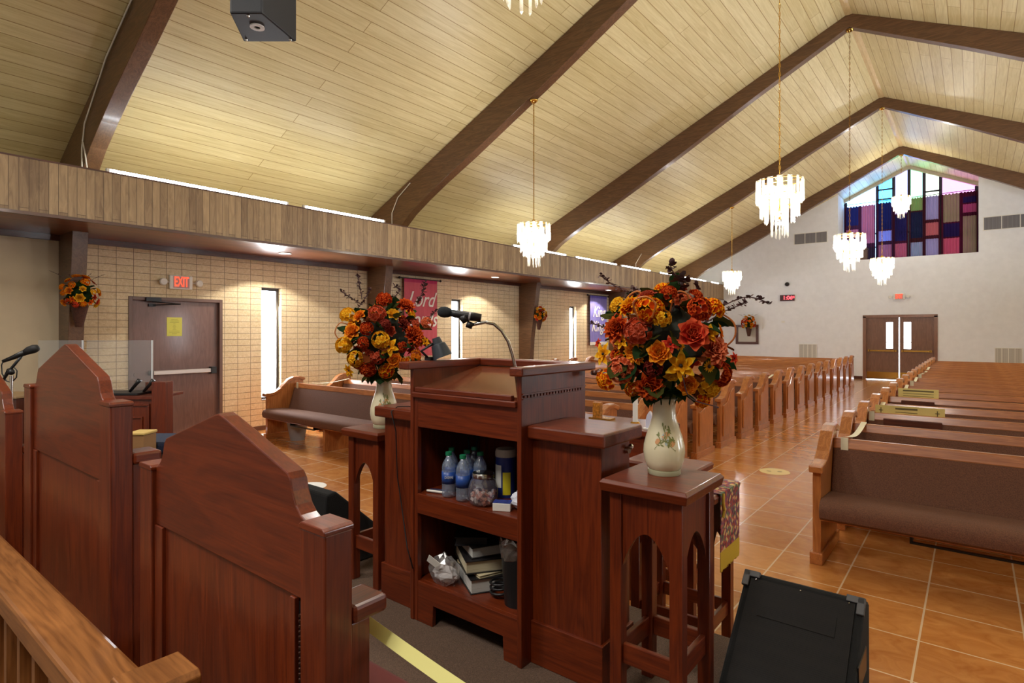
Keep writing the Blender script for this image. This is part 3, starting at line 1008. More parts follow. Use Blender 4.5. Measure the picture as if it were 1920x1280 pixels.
def make_pew(x0, x1, mids):
    t = T('pew', '', 'pew')
    pts = pew_profile()
    for x, sg in ((x0, 1), (x1, -1)):
        lo, hi = sorted((x, x + sg * 0.055))
        # panel as a strip between curve and floor
        ys = [p for p in pts[1:-1]]
        A = [(0.05, 0.66), (0.12, 0.70), (0.20, 0.72), (0.28, 0.765), (0.35, 0.83), (0.42, 0.89), (0.50, 0.92), (0.59, 0.925), (0.67, 0.90)]
        Bq = [(p[0], 0.0) for p in A]
        e = obj('end_panel', B().strip(A, Bq, 'x', lo, hi), PEWOAK['z'], t, bevel=.004)
        cap = [(0.0, 0.665), (0.10, 0.668), (0.20, 0.695), (0.28, 0.742), (0.35, 0.806), (0.42, 0.868), (0.50, 0.903), (0.59, 0.908), (0.68, 0.88)]
        cap2 = [(0.0, 0.715), (0.09, 0.718), (0.185, 0.735), (0.265, 0.783), (0.335, 0.85), (0.405, 0.915), (0.49, 0.95), (0.60, 0.955), (0.705, 0.92)]
        obj('arm_cap', B().strip(cap2, cap, 'x', lo - .018, hi + .018), PEWOAK['y'], e, bevel=.008)
        obj('base_block', B().box(lo - .015, hi + .015, 0.02, 0.70, 0, .085), PEWOAK['y'], e, bevel=.006)
        # raised panel on the outer face
        xo = lo - 0.017 if sg > 0 else hi + 0.017
        xi = lo if sg > 0 else hi
        a, c = sorted((xo, xi))
        obj('raised_panel', B().prism([(.13, .16), (.60, .16), (.60, .83), (.44, .78), (.30, .64), (.13, .60)], 'x', a, c), PEWOAK['z'], e, bevel=.006)
    xa, xb = x0 + 0.056, x1 - 0.056
    # seat cushion with rounded nose
    prof = [(-0.04, .395), (-0.03, .358), (0.0, .338), (0.05, .332), (0.44, .325), (0.44, .45), (0.30, .465), (0.06, .478), (0.01, .472), (-0.025, .452), (-.038, .425)]
    obj('seat_cushion', B().prism(prof, 'x', xa + .002, xb - .002), M_fabric, t, smooth='auto')
    obj('seat_board', B().prism([(.05, .316), (.43, .30), (.43, .324), (.05, .331)], 'x', xa, xb), PEWOAK['x'], t)
    obj('back_cushion', B().prism([(.40, .44), (.455, .43), (.545, .775), (.505, .785)], 'x', xa + .002, xb - .002), M_fabric, t, bevel=.01)
    obj('top_rail', B().prism([(.50, .775), (.545, .76), (.585, .845), (.52, .85)], 'x', xa, xb), PEWOAK['x'], t, bevel=.006)
    bk = obj('back_board', B().prism([(.455, .40), (.475, .40), (.575, .80), (.55, .80)], 'x', xa, xb), PEWOAK['x'], t)
    for xm in mids:
        obj('center_support', B().box(xm - .025, xm + .025, .06, .46, 0, .31), PEWOAK['z'], t, bevel=.004)
    for xm in ([x0 + .9, x0 + 2.6, x0 + 4.3]):
        rk = B()
        rk.box(xm - .32, xm + .32, .12, .14, 0.25, .265).box(xm - .32, xm + .32, .30, .32, 0.25, .265)
        for xx in (xm - .32, xm + .30):
            rk.box(xx, xx + .015, .12, .32, .25, .31)
        obj('book_rack', rk, M_blackm, t)
    return t


ordn = ['first', 'second', 'third', 'fourth', 'fifth', 'sixth', 'seventh', 'eighth', 'ninth', 'tenth', 'eleventh', 'twelfth', 'thirteenth', 'fourteenth', 'fifteenth', 'sixteenth', 'seventeenth']
pl = make_pew(-8.66, -2.85, (-7.1, -5.0))
pr = make_pew(-0.92, 5.75, (1.3, 3.5))
for base, side in ((pl, 'window'), (pr, 'other')):
    for k in range(17):
        p = base if k == 0 else copytree(base)
        p.location = (0, 4.62 + .93 * k, 0)
        blk = 'window side block' if side == 'window' else 'block right of the aisle'
        extra = {0: 'front', 16: 'rearmost'}.get(k, ordn[k] + ' from front')
        p['label'] = 'oak pew with brown cushions, ' + extra + ' in the ' + blk
        p['group'] = 'pews in the ' + blk

# yellow ribbon tied across pews, reserved cards, holders
M_tape = plain('yellow_ribbon', srgb(196, 190, 96), .6)
M_card = plain('reserved_card', srgb(206, 188, 116), .7)
M_ink = plain('dark_ink', srgb(96, 84, 48), .7)
def card(x0, x1, y, z, label, cross):
    t = T('reserved_sign', label, 'sign', ((x0 + x1) / 2, y, z), 'yellow cards on the pew rails')
    obj('card', B().box(x0, x1, y - .004, y, z, z + .125), M_card, t)
    b = B()
    n = 3
    for k in range(n):
        zz = z + .095 - k * .03
        b.box(x0 + (x1 - x0) * (.3 if cross else .12), x0 + (x1 - x0) * (.62 if cross else .88), y - .0055, y - .004, zz - .006, zz + (.012 if k == 0 else 0))
    if cross:
        for xx in (x0 + .05, x1 - .06):
            b.box(xx - .004, xx + .004, y - .0055, y - .004, z + .025, z + .1).box(xx - .018, xx + .018, y - .0055, y - .004, z + .07, z + .078)
    obj('printed_mark', b, M_ink, t)
yb = 4.62 + .93 * 4 + .51
card(-.80, -.22, 4.62 + .93 * 2 + .575, .80, 'long yellow card with two crosses on the pew rail', True)
tag(obj('card_holder', B().box(-.72, -.24, 4.62 + .93 * 2 + .47, 4.62 + .93 * 2 + .50, .715, .80), DARKW['x'], bevel=.004), 'dark wooden holder under the long yellow card with crosses', 'holder', 'card holders on the pew rails')
card(-.76, -.34, 4.62 + .93 * 4 + .575, .83, 'shorter yellow card with bold printing two pews behind', False)
tag(obj('card_holder', B().box(-.72, -.38, 4.62 + .93 * 4 + .47, 4.62 + .93 * 4 + .50, .735, .81), DARKW['x'], bevel=.004), 'dark wooden holder under the shorter bold printed yellow card', 'holder', 'card holders on the pew rails')


def ribbon(pts, w, mat, th=.0015):
    """flat strip, width vertical-ish"""
    b = B()
    A = [Vector(p) for p in pts]
    n = len(A)
    v = []
    for p in A:
        v += [p + Vector((0, 0, w / 2)), p + Vector((0, 0, -w / 2)), p + Vector((th, th, w / 2)), p + Vector((th, th, -w / 2))]
    f = []
    for i in range(n - 1):
        a, c = i * 4, i * 4 + 4
        f += [(a, a + 1, c + 1, c), (a + 2, c + 2, c + 3, a + 3), (a, c, c + 2, a + 2), (a + 1, a + 3, c + 3, c + 1)]
    b.add(v, f)
    return b
M_tapew = plain('pale_tape', srgb(224, 218, 190), .6)
def pewtape(k, dk, x, lab, tail=True):
    y0 = 4.62 + .93 * k + .555
    y1 = 4.62 + .93 * (k + dk) + .555
    n = 10
    b = B()
    v = []
    for i in range(n + 1):
        s = i / n
        yy = y0 + (y1 - y0) * s
        zz = .862 - .045 * math.sin(PI * s)
        for dx in (-.022, .022):
            v += [(x + dx, yy, zz), (x + dx, yy, zz - .002)]
    f = []
    for i in range(n):
        a = i * 4
        f += [(a, a + 2, a + 6, a + 4), (a + 1, a + 5, a + 7, a + 3), (a, a + 4, a + 5, a + 1), (a + 2, a + 3, a + 7, a + 6)]
    b.add(v, f)
    if tail:
        b.box(x - .03, x + .02, y0 - .056, y0 - .052, .735, .862)
    tag(obj('ribbon', b, M_tapew if not tail else [M_tapew][0]), lab, 'ribbon', 'pale ribbons closing off the pews')
pewtape(0, 1, -.78, 'pale ribbon stretched from the front right pew to the one behind')
pewtape(2, 1, -.82, 'pale ribbon beside the long yellow card with crosses')
pewtape(5, 1, -.80, 'pale ribbon tied from the sixth right pew to the seventh')
pewtape(7, 1, -.80, 'pale ribbon tied from the eighth right pew to the ninth')
pewtape(9, 3, -.80, 'long pale ribbon over the rear right pews')
pewtape(0, 1, -8.5, 'pale ribbon tied between the two front pews by the window', True)
pewtape(6, 1, -2.98, 'pale ribbon tied across the seventh window side pew end', False)

# wastebasket under the front left pew
t = T('wastebasket', 'pale grey wastebasket under the front pew by the window', 'wastebasket', (-8.22, 4.95, 0))
obj('bin_body', B().lathe([(.105, 0), (.155, .27), (.16, .275), (.15, .275), (.10, .01), (.001, .01)], (-8.22, 4.95, 0), 24), M_grey, t, smooth='auto')
# round floor stickers
for x, y, r, l in ((-5.64, 3.55, .17, 'round white floor sticker near the stage, behind the black wedge'), (-9.0, 4.85, .15, 'round white floor sticker by the brick wall'), (-1.87, 7.40, .17, 'round gold rimmed floor sticker in the centre aisle')):
    t = T('floor_sticker', l, 'sticker', (x, y, 0), 'round floor stickers')
    gold = 'gold' in l
    obj('disc', B().lathe([(.001, .0005), (r, .0005), (r, .0015), (.001, .0015)], (x, y, 0), 32), plain('sticker', srgb(214, 190, 130) if gold else srgb(226, 222, 214), .5), t)
    if gold:
        b = B()
        for sx, sy in ((-.06, -.02), (.05, .03)):
            b.lathe([(.001, .0016), (.028, .0016), (.028, .002), (.001, .002)], (x + sx, y + sy, 0), 14)
        obj('footprint', b, plain('sticker_print', srgb(150, 130, 80), .6), t)

# ------------------------------------------------------------------ pulpit
PX0, PX1, PY0, PY1 = -2.04, -1.39, 1.80, 2.28
t = T('pulpit', 'large reddish wood pulpit with open shelves facing the camera, in the middle of the platform', 'pulpit', (-1.715, 2.0, HS))
Wz, Wx, Wy = CHERRY['z'], CHERRY['x'], CHERRY['y']
for x0, x1, nm in ((PX0, PX0 + .022, 'side_panel'), (PX1 - .022, PX1, 'side_panel')):
    obj(nm, B().prism([(PY0, HS), (PY1, HS), (PY1, 1.515), (PY0, 1.515)], 'x', x0, x1), Wz, t, bevel=.003)
obj('front_panel', B().box(PX0 + .022, PX1 - .022, PY1 - .02, PY1, HS + .02, 1.51), Wz, t)
# frame round the opening
b = B()
ox0, ox1 = -1.995, -1.412
b.box(PX0 + .022, ox0, PY0 + .005, PY0 + .03, HS, 1.405).box(ox1, PX1 - .022, PY0 + .005, PY0 + .03, HS, 1.405)
obj('stile', B().box(PX0 + .022, ox0, PY0 + .005, PY0 + .03, HS, 1.405), Wz, t, bevel=.002)
obj('stile', B().box(ox1, PX1 - .022, PY0 + .005, PY0 + .03, HS, 1.405), Wz, t, bevel=.002)
obj('top_rail', B().box(ox0, ox1, PY0 + .006, PY0 + .028, 1.25, 1.385), Wx, t, bevel=.002)
obj('bottom_rail', B().strip([(ox0, .545), (-1.90, .545), (-1.895, .545), (-1.49, .545), (-1.485, .545), (ox1, .545)], [(ox0, HS), (-1.90, HS), (-1.895, .455), (-1.49, .455), (-1.485, HS), (ox1, HS)], 'y', PY0 + .006, PY0 + .028), Wx, t, bevel=.002)
for z0, z1, nm in ((.855, .945, 'shelf'), (.50, .545, 'shelf')):
    s_ = B().box(ox0 - .02, ox1 + .01, PY0 + .028, PY1 - .02, z1 - .02, z1)
    if z0 > .8:
        s_.box(ox0, ox1, PY0 + .004, PY0 + .028, z0, z1)
    obj(nm, s_, Wx, t, bevel=.002)
obj('ledge_board', B().box(PX0 + .022, PX1 - .022, PY0 - .012, PY0 + .03, 1.385, 1.41).box(PX0 + .03, PX1 - .05, PY0 - .002, PY0 + .02, 1.41, 1.432), Wx, t, bevel=.004)
obj('reading_desk', B().prism([(PY0 + .02, 1.405), (PY1 - .03, 1.49), (PY1 - .03, 1.508), (PY0 + .02, 1.423)], 'x', PX0 + .022, PX1 - .022), wood('desk_top', srgb(78, 34, 18), srgb(118, 60, 34), 'x', rough=.16, coat=.6), t)
# railing round the top
obj('side_rail', B().box(PX0 - .035, PX0 + .03, PY0 - .04, PY1 + .035, 1.512, 1.548), Wy, t, bevel=.006)
obj('side_rail', B().box(PX1 - .03, PX1 + .035, PY0 - .04, PY1 + .035, 1.512, 1.548), Wy, t, bevel=.006)
obj('back_rail', B().box(PX0 + .03, PX1 - .03, PY1 - .03, PY1 + .035, 1.512, 1.548), Wx, t, bevel=.006)
for xs, sg in ((PX1, 1), (PX0, -1)):
    b = B()
    lo, hi = sorted((xs, xs + sg * .006))
    b.box(lo, hi, PY0 + .005, PY1 - .005, 1.437, 1.442).box(lo, hi, PY0 + .005, PY1 - .005, 1.417, 1.421)
    k = 0
    while PY0 + .02 + k * .022 < PY1 - .02:
        y = PY0 + .015 + k * .022
        b.box(lo, hi, y, y + .012, 1.424, 1.434)
        k += 1
    obj('dentil_moulding', b, Wy, t)
# wings
for sg in (-1, 1):
    a, c = (PX1, -1.075) if sg > 0 else (-2.335 + .02, PX0)
    obj('wing_panel', B().box(a, c, 1.875, 2.10, HS + .0, 1.262), Wz, t, bevel=.003)
    a2, c2 = (a, c + .035) if sg > 0 else (a - .035, c)
    obj('wing_top', B().box(a2 + (.001 if sg > 0 else 0), c2 - (.001 if sg < 0 else 0), 1.835, 2.145, 1.262, 1.314), Wx, t, bevel=.008)
    obj('wing_base', B().box(a, c + .012 if sg > 0 else c, 1.862, 2.112, HS, .53) if sg > 0 else B().box(a - .012, c, 1.862, 2.112, HS, .53), Wx, t, bevel=.003)
obj('brass_latch', B().ball((-1.055, 2.07, 1.235), .012, 10).cyl((-1.075, 2.07, 1.22), (-1.06, 2.07, 1.22), .014), M_chrome, t)
obj('rail_knob', B().cyl((PX1 + .035, PY1 - .0, 1.50), (PX1 + .06, PY1 - .0, 1.50), .012).ball((PX1 + .078, PY1 - .0, 1.50), .022, 12), DARKW['x'], t, smooth=True)

# shelf contents
def bottle(x, y, z, label, rotz=0):
    t = T('water_bottle', label, 'bottle', (x, y, z), 'water bottles on the pulpit shelf')
    M_pet = milky('clear_plastic', (.95, .97, 1, 1), srgb(170, 190, 214), .22, .35, .12)
    prof = [(.001, 0), (.024, 0), (.031, .008), (.031, .03), (.0295, .034), (.031, .04), (.0295, .046), (.031, .055), (.031, .12), (.0295, .125), (.031, .13), (.028, .148), (.018, .168), (.0125, .176), (.0125, .186)]
    obj('plastic_body', B().lathe(prof, (x, y, z), 20), M_pet, t, smooth=True)
    obj('blue_label', B().lathe([(.0314, .062), (.0318, .062), (.0318, .115), (.0314, .115)], (x, y, z), 24), plain('bottle_label', srgb(36, 74, 150), .4), t, smooth=True)
    obj('screw_cap', B().lathe([(.001, .202), (.0145, .201), (.015, .186), (.001, .186)], (x, y, z), 18), plain('green_cap', srgb(16, 112, 74), .45), t)
    return t
bt = [(-1.847, 1.858, 'water bottle with white lettering on its blue label, leftmost on the shelf'), (-1.752, 1.850, 'water bottle standing just left of the candy jar'), (-1.905, 1.935, 'water bottle behind the lettered bottle'),
      (-1.812, 1.940, 'water bottle in the middle of the cluster'), (-1.835, 2.015, 'water bottle at the very back of the cluster'), (-1.735, 1.945, 'water bottle with pinkish reflections behind the candy jar')]
for i, (x, y, l) in enumerate(bt):
    tb = bottle(x, y, .945, l)
    if i == 0:
        text('lettering', 'DASANI', .017, (x + .0235, y - .0235, .945 + .093), (PI / 2, 0, PI / 4), M_white, tb, sx=.62)
t = T('candy_jar', 'round clear jar of wrapped candy with a silver lid on the pulpit shelf', 'jar', (-1.65, 1.862, .945))
jx, jy = -1.65, 1.868
prof = [(.001, 0), (.045, 0), (.060, .012), (.064, .04), (.063, .075), (.054, .103), (.043, .114), (.043, .12)]
obj('glass_body', B().lathe(prof, (jx, jy, .945), 28), milky('jar_glass', (.96, .97, 1, 1), srgb(150, 150, 170), .14, .35, .06), t, smooth=True)
obj('silver_lid', B().lathe([(.001, .138), (.045, .137), (.048, .132), (.048, .118), (.044, .116), (.001, .116)], (jx, jy, .945), 28), M_chrome, t, smooth='auto')
b = B()
for k in range(70):
    a, r = random.uniform(0, 2 * PI), .05 * math.sqrt(random.random())
    b.obox((jx + r * math.cos(a), jy + r * math.sin(a), .945 + random.uniform(.008, .052)), (.022, .011, .010), Euler((random.uniform(0, 3), random.uniform(0, 3), random.uniform(0, 3))).to_matrix(), k % 3)
o = obj('wrapped_candy', b, [plain('candy_pink', srgb(206, 150, 128), .35), plain('candy_copper', srgb(170, 104, 80), .35), plain('candy_white', srgb(224, 206, 196), .35)], t)
o['kind'] = 'stuff'
t = T('wipes_canister', 'tall blue and yellow wipes canister with a grey lid behind the bottles', 'canister', (-1.655, 2.03, .945))
cx, cy = -1.655, 2.03
obj('canister_body', B().lathe([(.001, 0), (.047, 0), (.047, .18), (.001, .18)], (cx, cy, .945), 28), plain('canister_blue', srgb(28, 44, 112), .35), t, smooth='auto')
obj('canister_lid', B().lathe([(.001, .215), (.044, .213), (.049, .20), (.049, .18), (.001, .18)], (cx, cy, .945), 28), plain('lid_beige', srgb(176, 164, 150), .5), t, smooth='auto')
def cyl_patch(c, r, a0, a1, z0, z1, n=8):
    b = B()
    v = []
    for i in range(n + 1):
        a = a0 + (a1 - a0) * i / n
        v += [(c[0] + r * math.cos(a), c[1] + r * math.sin(a), z0), (c[0] + r * math.cos(a), c[1] + r * math.sin(a), z1)]
    b.add(v, [(2 * i, 2 * i + 2, 2 * i + 3, 2 * i + 1) for i in range(n)])
    return b
obj('white_label', cyl_patch((cx, cy), .0476, -2.4, -1.35, .99, 1.09), M_white, t)
obj('yellow_label', cyl_patch((cx, cy), .0478, -1.2, -.45, .96, 1.06), plain('label_yellow', srgb(222, 206, 40), .4), t)
t = T('hand_gel_bottle', 'slim clear gel bottle at the right end of the pulpit shelf', 'bottle', (-1.47, 2.07, .945))
obj('plastic_body', B().lathe([(.001, 0), (.022, 0), (.024, .01), (.024, .10), (.012, .12), (.01, .13)], (-1.47, 2.07, .945), 16), glass('gel_plastic', (.7, .86, .7, 1), .15, .1), t, smooth=True)
obj('pump_top', B().lathe([(.001, .16), (.012, .16), (.012, .13), (.001, .13)], (-1.47, 2.07, .945), 12), M_white, t)
o = B().obox((-1.535, 1.86, .945 + .0165), (.075, .05, .033), Matrix.Rotation(.5, 3, 'Z'))
t = T('small_box', 'small white box with a blue printed lid at the front of the shelf', 'box', (-1.535, 1.86, .945))
obj('carton', o, M_white, t, bevel=.002)
obj('printed_lid', B().obox((-1.535, 1.86, .945 + .034), (.073, .048, .002), Matrix.Rotation(.5, 3, 'Z')), plain('blue_print', srgb(40, 56, 130), .5, noise=.7, nscale=90), t)
def crumple(c, size, n=14, seed=1, amp=.3):
    rnd = random.Random(seed)
    b = B()
    b.lathe([(max(.0005, .5 * math.sin(PI * i / 8)), -.5 * math.cos(PI * i / 8)) for i in range(9)], (0, 0, 0), n)
    b.v = [tuple(c[k] + p[k] * size[k] * (1 + rnd.uniform(-amp, amp * .6)) for k in range(3)) for p in b.v]
    return b
tag(obj('tissue_pack', crumple((-1.475, 1.92, .985), (.11, .10, .08), seed=4), plain('tissue_white', srgb(214, 216, 226), .8)), 'crumpled white tissue pack at the right of the shelf', 'tissues')
tag(obj('pen', B().cyl((-1.975, 1.845, .953), (-1.885, 1.87, .953), .0055), M_white), 'white capped pen lying left of the bottles', 'pen', 'pens on the pulpit shelf')
tag(obj('pen', B().cyl((-1.975, 1.868, .952), (-1.90, 1.90, .952), .006), plain('navy_plastic', srgb(28, 30, 70), .4)), 'dark blue pen lying behind the white pen', 'pen', 'pens on the pulpit shelf')
tag(obj('pen_cup', B().lathe([(.001, 0), (.03, 0), (.032, .12), (.028, .12), (.026, .01), (.001, .01)], (-1.93, 2.10, .945), 16).cyl((-1.93, 2.10, .96), (-1.945, 2.09, 1.17), .004).cyl((-1.925, 2.11, .96), (-1.90, 2.11, 1.18), .004), M_blackm), 'dark cup of pencils at the dim back of the shelf', 'cup')

def book(c, size, rz, cover, pages, label, tilt=0):
    t = T('book', label, 'book', c, 'thick books stacked in the pulpit')
    M = Matrix.Rotation(rz, 3, 'Z') @ Matrix.Rotation(tilt, 3, 'Y')
    L, Wd, H = size
    def P(b, off, sz, m=0):
        b.obox(Vector(c) + M @ Vector(off), sz, M, m)
    b = B()
    P(b, (0, 0, H / 2 - .0015), (L, Wd, .003))
    P(b, (0, 0, -H / 2 + .0015), (L, Wd, .003))
    P(b, (-L / 2 + .0015, 0, 0), (.003, Wd, H - .006))
    obj('cover', b, cover, t)
    b = B()
    P(b, (-.003, 0, 0), (L - .012, Wd - .012, H - .006))
    obj('page_block', b, pages, t)
    return t
M_pages = planks('pages', srgb(196, 184, 150), srgb(226, 216, 186), srgb(170, 156, 120), 'xz', .002, .6, rough=.8, mortar=.0003)
M_pages2 = planks('pages_pale', srgb(196, 196, 190), srgb(228, 228, 220), srgb(160, 160, 156), 'xz', .002, .6, rough=.8, mortar=.0003)
M_blackc = plain('black_leather', srgb(24, 22, 24), .45, noise=.2, nscale=120)
book((-1.765, 1.985, .545 + .032), (.25, .17, .064), -.55, M_blackc, M_pages2, 'thick pale paged book at the bottom of the pulpit stack')
book((-1.76, 1.99, .6155), (.22, .15, .012), -.35, plain('buff_cover', srgb(200, 186, 150), .7), M_pages, 'thin buff booklet between the two thickest books')
book((-1.79, 2.0, .6505), (.26, .18, .056), -.62, M_blackc, M_pages, 'black covered thick book in the middle of the stack')
book((-1.80, 2.01, .704), (.23, .15, .048), -.5, M_blackc, M_pages2, 'black book with pale pages near the top of the stack')
tb = book((-1.83, 2.0, .7485), (.21, .15, .038), -.9, M_blackc, M_blackc, 'worn black bible lying open topped on the stack', tilt=.06)
t = T('plastic_bag', 'clear plastic bag of white tissue slumped in front of the books', 'bag', (-1.885, 1.865, .545))
obj('bag_film', crumple((-1.89, 1.87, .60), (.17, .11, .15), seed=9, amp=.22), milky('bag_plastic', (.95, .95, .97, 1), srgb(190, 186, 184), .15, .35, .2), t)
obj('white_tissue', crumple((-1.885, 1.872, .585), (.13, .085, .08), seed=3, amp=.3), plain('bag_tissue', srgb(236, 230, 226), .85), t)
obj('bag_tag', B().obox((-1.905, 1.822, .645), (.07, .002, .04), Euler((0.3, .5, .3)).to_matrix()), M_white, t)
t = T('waste_bin', 'small black bin with a clear plastic liner on the bottom pulpit shelf', 'bin', (-1.50, 1.925, .545))
bx, by = -1.498, 1.925
obj('bin_body', B().lathe([(.001, 0), (.062, 0), (.078, .245), (.074, .245), (.06, .01), (.001, .01)], (bx, by, .545), 28), M_black, t, smooth='auto')
b = B()
n = 30
prof = [(.076, .20), (.084, .225), (.083, .25), (.088, .27), (.080, .285), (.07, .25)]
b.lathe(prof, (bx, by, .545), n)
rnd = random.Random(5)
b.v = [(x + rnd.uniform(-.004, .004), y + rnd.uniform(-.004, .004), z + rnd.uniform(-.008, .008)) for x, y, z in b.v]
obj('liner', b, milky('liner_film', (.9, .88, .86, 1), srgb(150, 140, 132), .2, .4, .2), t)
tag(obj('coiled_cable', B().tube([(-1.60 + .045 * math.cos(a * .5), 1.93 + .05 * math.sin(a * .5), .552 + a * .0016) for a in range(40)], .0055, 6), M_black, smooth=True), 'black cable coiled between the books and the bin', 'cable')
tag(obj('power_adapter', B().box(-1.63, -1.58, 1.99, 2.07, .545, .60), M_black, bevel=.006), 'black power adapter behind the coiled cable', 'adapter')
tag(obj('lamp_cord', B().tube([(-2.02, 2.06, 1.318), (-2.10, 1.98, 1.318), (-2.20, 1.86, 1.32), (-2.205, 1.825, 1.30), (-2.20, 1.85, 1.2), (-2.195, 1.855, .98), (-2.15, 1.845, .84), (-2.06, 1.80, .68), (-2.01, 1.79, .60)], .0028, 6), M_black, smooth=True), 'thin black cord running down the left wing of the pulpit', 'cord')

# gooseneck microphone
t = T('gooseneck_microphone', 'black foam topped microphone on a chrome gooseneck rising from the pulpit', 'microphone', (-1.43, 1.80, 1.43))
P = lambda u, v, d=2.30: at(u, v, d)
obj('gooseneck', B().tube([(-1.425, 1.83, 1.42), P(966, 690), P(961, 665), P(953, 640), P(941, 620), P(926, 607), P(910, 603.5), P(897, 606), P(884, 609)], .0068, 10), M_chrome, t, smooth=True)
obj('mic_clip', B().tube([P(886, 611), P(875, 607)], [.013, .014], 12).tube([P(874, 604), P(868, 592)], [.014, .02], 12), M_black, t, smooth=True)
obj('mic_body', B().tube([P(846, 586.5), P(853, 588), P(880, 592.5), P(902, 596)], [.014, .0155, .0175, .0165], 16), M_black, t, smooth=True)
obj('mic_ring', B().tube([P(879, 592.3), P(882.5, 592.9)], .0182, 16), M_grey, t)
obj('foam_windscreen', B().tube([P(820.2, 584), P(822, 584.2), P(827, 584.6), P(834, 585), P(842, 586), P(847, 586.8)], [.003, .014, .0205, .0225, .019, .012], 18), plain('foam', srgb(26, 30, 36), .95, bump=.6, nscale=300), t, smooth=True)
# reading lamp
t = T('reading_lamp', 'dark clip lamp with a cone shade over the left pulpit rail', 'lamp', (-2.0, 2.0, 1.548))
c = at(824, 652, 2.78)
ax = (at(818, 632, 2.78) - at(831, 668, 2.78)).normalized()
b = B()
top = c + ax * .052
b.tube([top, top - ax * .03, top - ax * .034, top - ax * .065, top - ax * .098], [.019, .024, .034, .042, .049], 24)
obj('lamp_shade', b, plain('lamp_paint', srgb(44, 50, 58), .35), t, smooth='auto')
obj('lamp_arm', B().tube([(-2.045, 1.93, 1.55), at(790, 658, 2.74), at(803, 649, 2.76), at(815, 643, 2.78)], .0065, 8), M_black, t, smooth=True)
obj('lamp_clamp', B().box(-2.062, -2.02, 1.91, 1.95, 1.549, 1.565), M_black, t)

# ------------------------------------------------------------------ flower stands
def arch_board(b, horiz, x0, x1, y0, y1, ztop, zspr, zap, leg):
    """board with a pointed arch cut; horiz 'x' spans x at fixed y"""
    a, c = (x0, x1) if horiz == 'x' else (y0, y1)
    a, c = a + leg, c - leg
    m = (a + c) / 2
    n = 8
    lo = []
    for i in range(n + 1):
        s = i / n
        lo.append((a + (m - a) * s, zspr + (zap - zspr) * math.sin(s * PI / 2) ** .8))
    lo += [(c - (p[0] - a), p[1]) for p in reversed(lo[:-1])]
    hi = [(p[0], ztop) for p in lo]
    if horiz == 'x':
        b.strip(hi, lo, 'y', y0, y1)
    else:
        b.strip(hi, lo, 'x', x0, x1)


def stand(name, label, X0, X1, Y0, Y1, z0, z1, group, sw=.045, top=.042):
    t = T(name, label, 'stand', ((X0 + X1) / 2, (Y0 + Y1) / 2, z0), group)
    # bevelled top
    e = .028
    b = B()
    v = [(X0 + .01, Y0 + .01, z1), (X1 - .01, Y0 + .01, z1), (X1 - .01, Y1 - .01, z1), (X0 + .01, Y1 - .01, z1), (X0, Y0, z1 - .012), (X1, Y0, z1 - .012), (X1, Y1, z1 - .012), (X0, Y1, z1 - .012),
         (X0 + .006, Y0 + .006, z1 - top), (X1 - .006, Y0 + .006, z1 - top), (X1 - .006, Y1 - .006, z1 - top), (X0 + .006, Y1 - .006, z1 - top)]
    b.add(v, [(0, 1, 2, 3), (4, 5, 1, 0), (5, 6, 2, 1), (6, 7, 3, 2), (7, 4, 0, 3), (8, 9, 5, 4), (9, 10, 6, 5), (10, 11, 7, 6), (11, 8, 4, 7), (11, 10, 9, 8)])
    obj('table_top', b, CHERRY['x'], t, bevel=.002)
    x0, x1, y0, y1 = X0 + e, X1 - e, Y0 + e, Y1 - e
    for lx in (x0, x1 - sw):
        for ly in (y0, y1 - sw):
            obj('leg', B().box(lx, lx + sw, ly, ly + sw, z0, z1 - top), CHERRY['z'], t, bevel=.003)
    zs, za, zt = z0 + (z1 - z0) * .63, z0 + (z1 - z0) * .785, z1 - top
    k = .012
    for hz, q in (('x', (x0, x1, y0 + k, y0 + k + .016)), ('x', (x0, x1, y1 - k - .016, y1 - k)), ('y', (x0 + k, x0 + k + .016, y0, y1)), ('y', (x1 - k - .016, x1 - k, y0, y1))):
        b = B()
        arch_board(b, hz, q[0], q[1], q[2], q[3], zt, zs, za, sw + .0005)
        obj('arched_apron', b, CHERRY['z'], t)
    zr = z0 + (z1 - z0) * .205
    for q in ((x0 + sw, x1 - sw, y0 + .014, y0 + .034), (x0 + sw, x1 - sw, y1 - .034, y1 - .014)):
        obj('stretcher', B().box(q[0], q[1], q[2], q[3], zr, zr + .07), CHERRY['x'], t, bevel=.003)
    for q in ((x0 + .014, x0 + .034, y0 + sw, y1 - sw), (x1 - .034, x1 - .014, y0 + sw, y1 - sw)):
        obj('stretcher', B().box(q[0], q[1], q[2], q[3], zr + .0, zr + .07), CHERRY['y'], t, bevel=.003)
    return t
SG = 'arched flower stands'
stand('flower_stand', 'arched wooden flower stand right of the pulpit', -1.034, -.712, 1.785, 2.135, HS, 1.17, SG)
stand('flower_stand', 'arched wooden flower stand left of the pulpit, partly behind its wing', -2.665, -2.355, 1.86, 2.19, HS, 1.17, SG)
stand('side_table', 'arched wooden table on the tile floor, draped with a woven runner', -1.47, -.98, 2.80, 3.20, 0, .884, 'arched wooden tables on the tile floor', sw=.05)
stand('side_table', 'bare arched wooden table beyond the draped one', -1.72, -1.25, 3.27, 3.56, 0, .884, 'arched wooden tables on the tile floor', sw=.05)
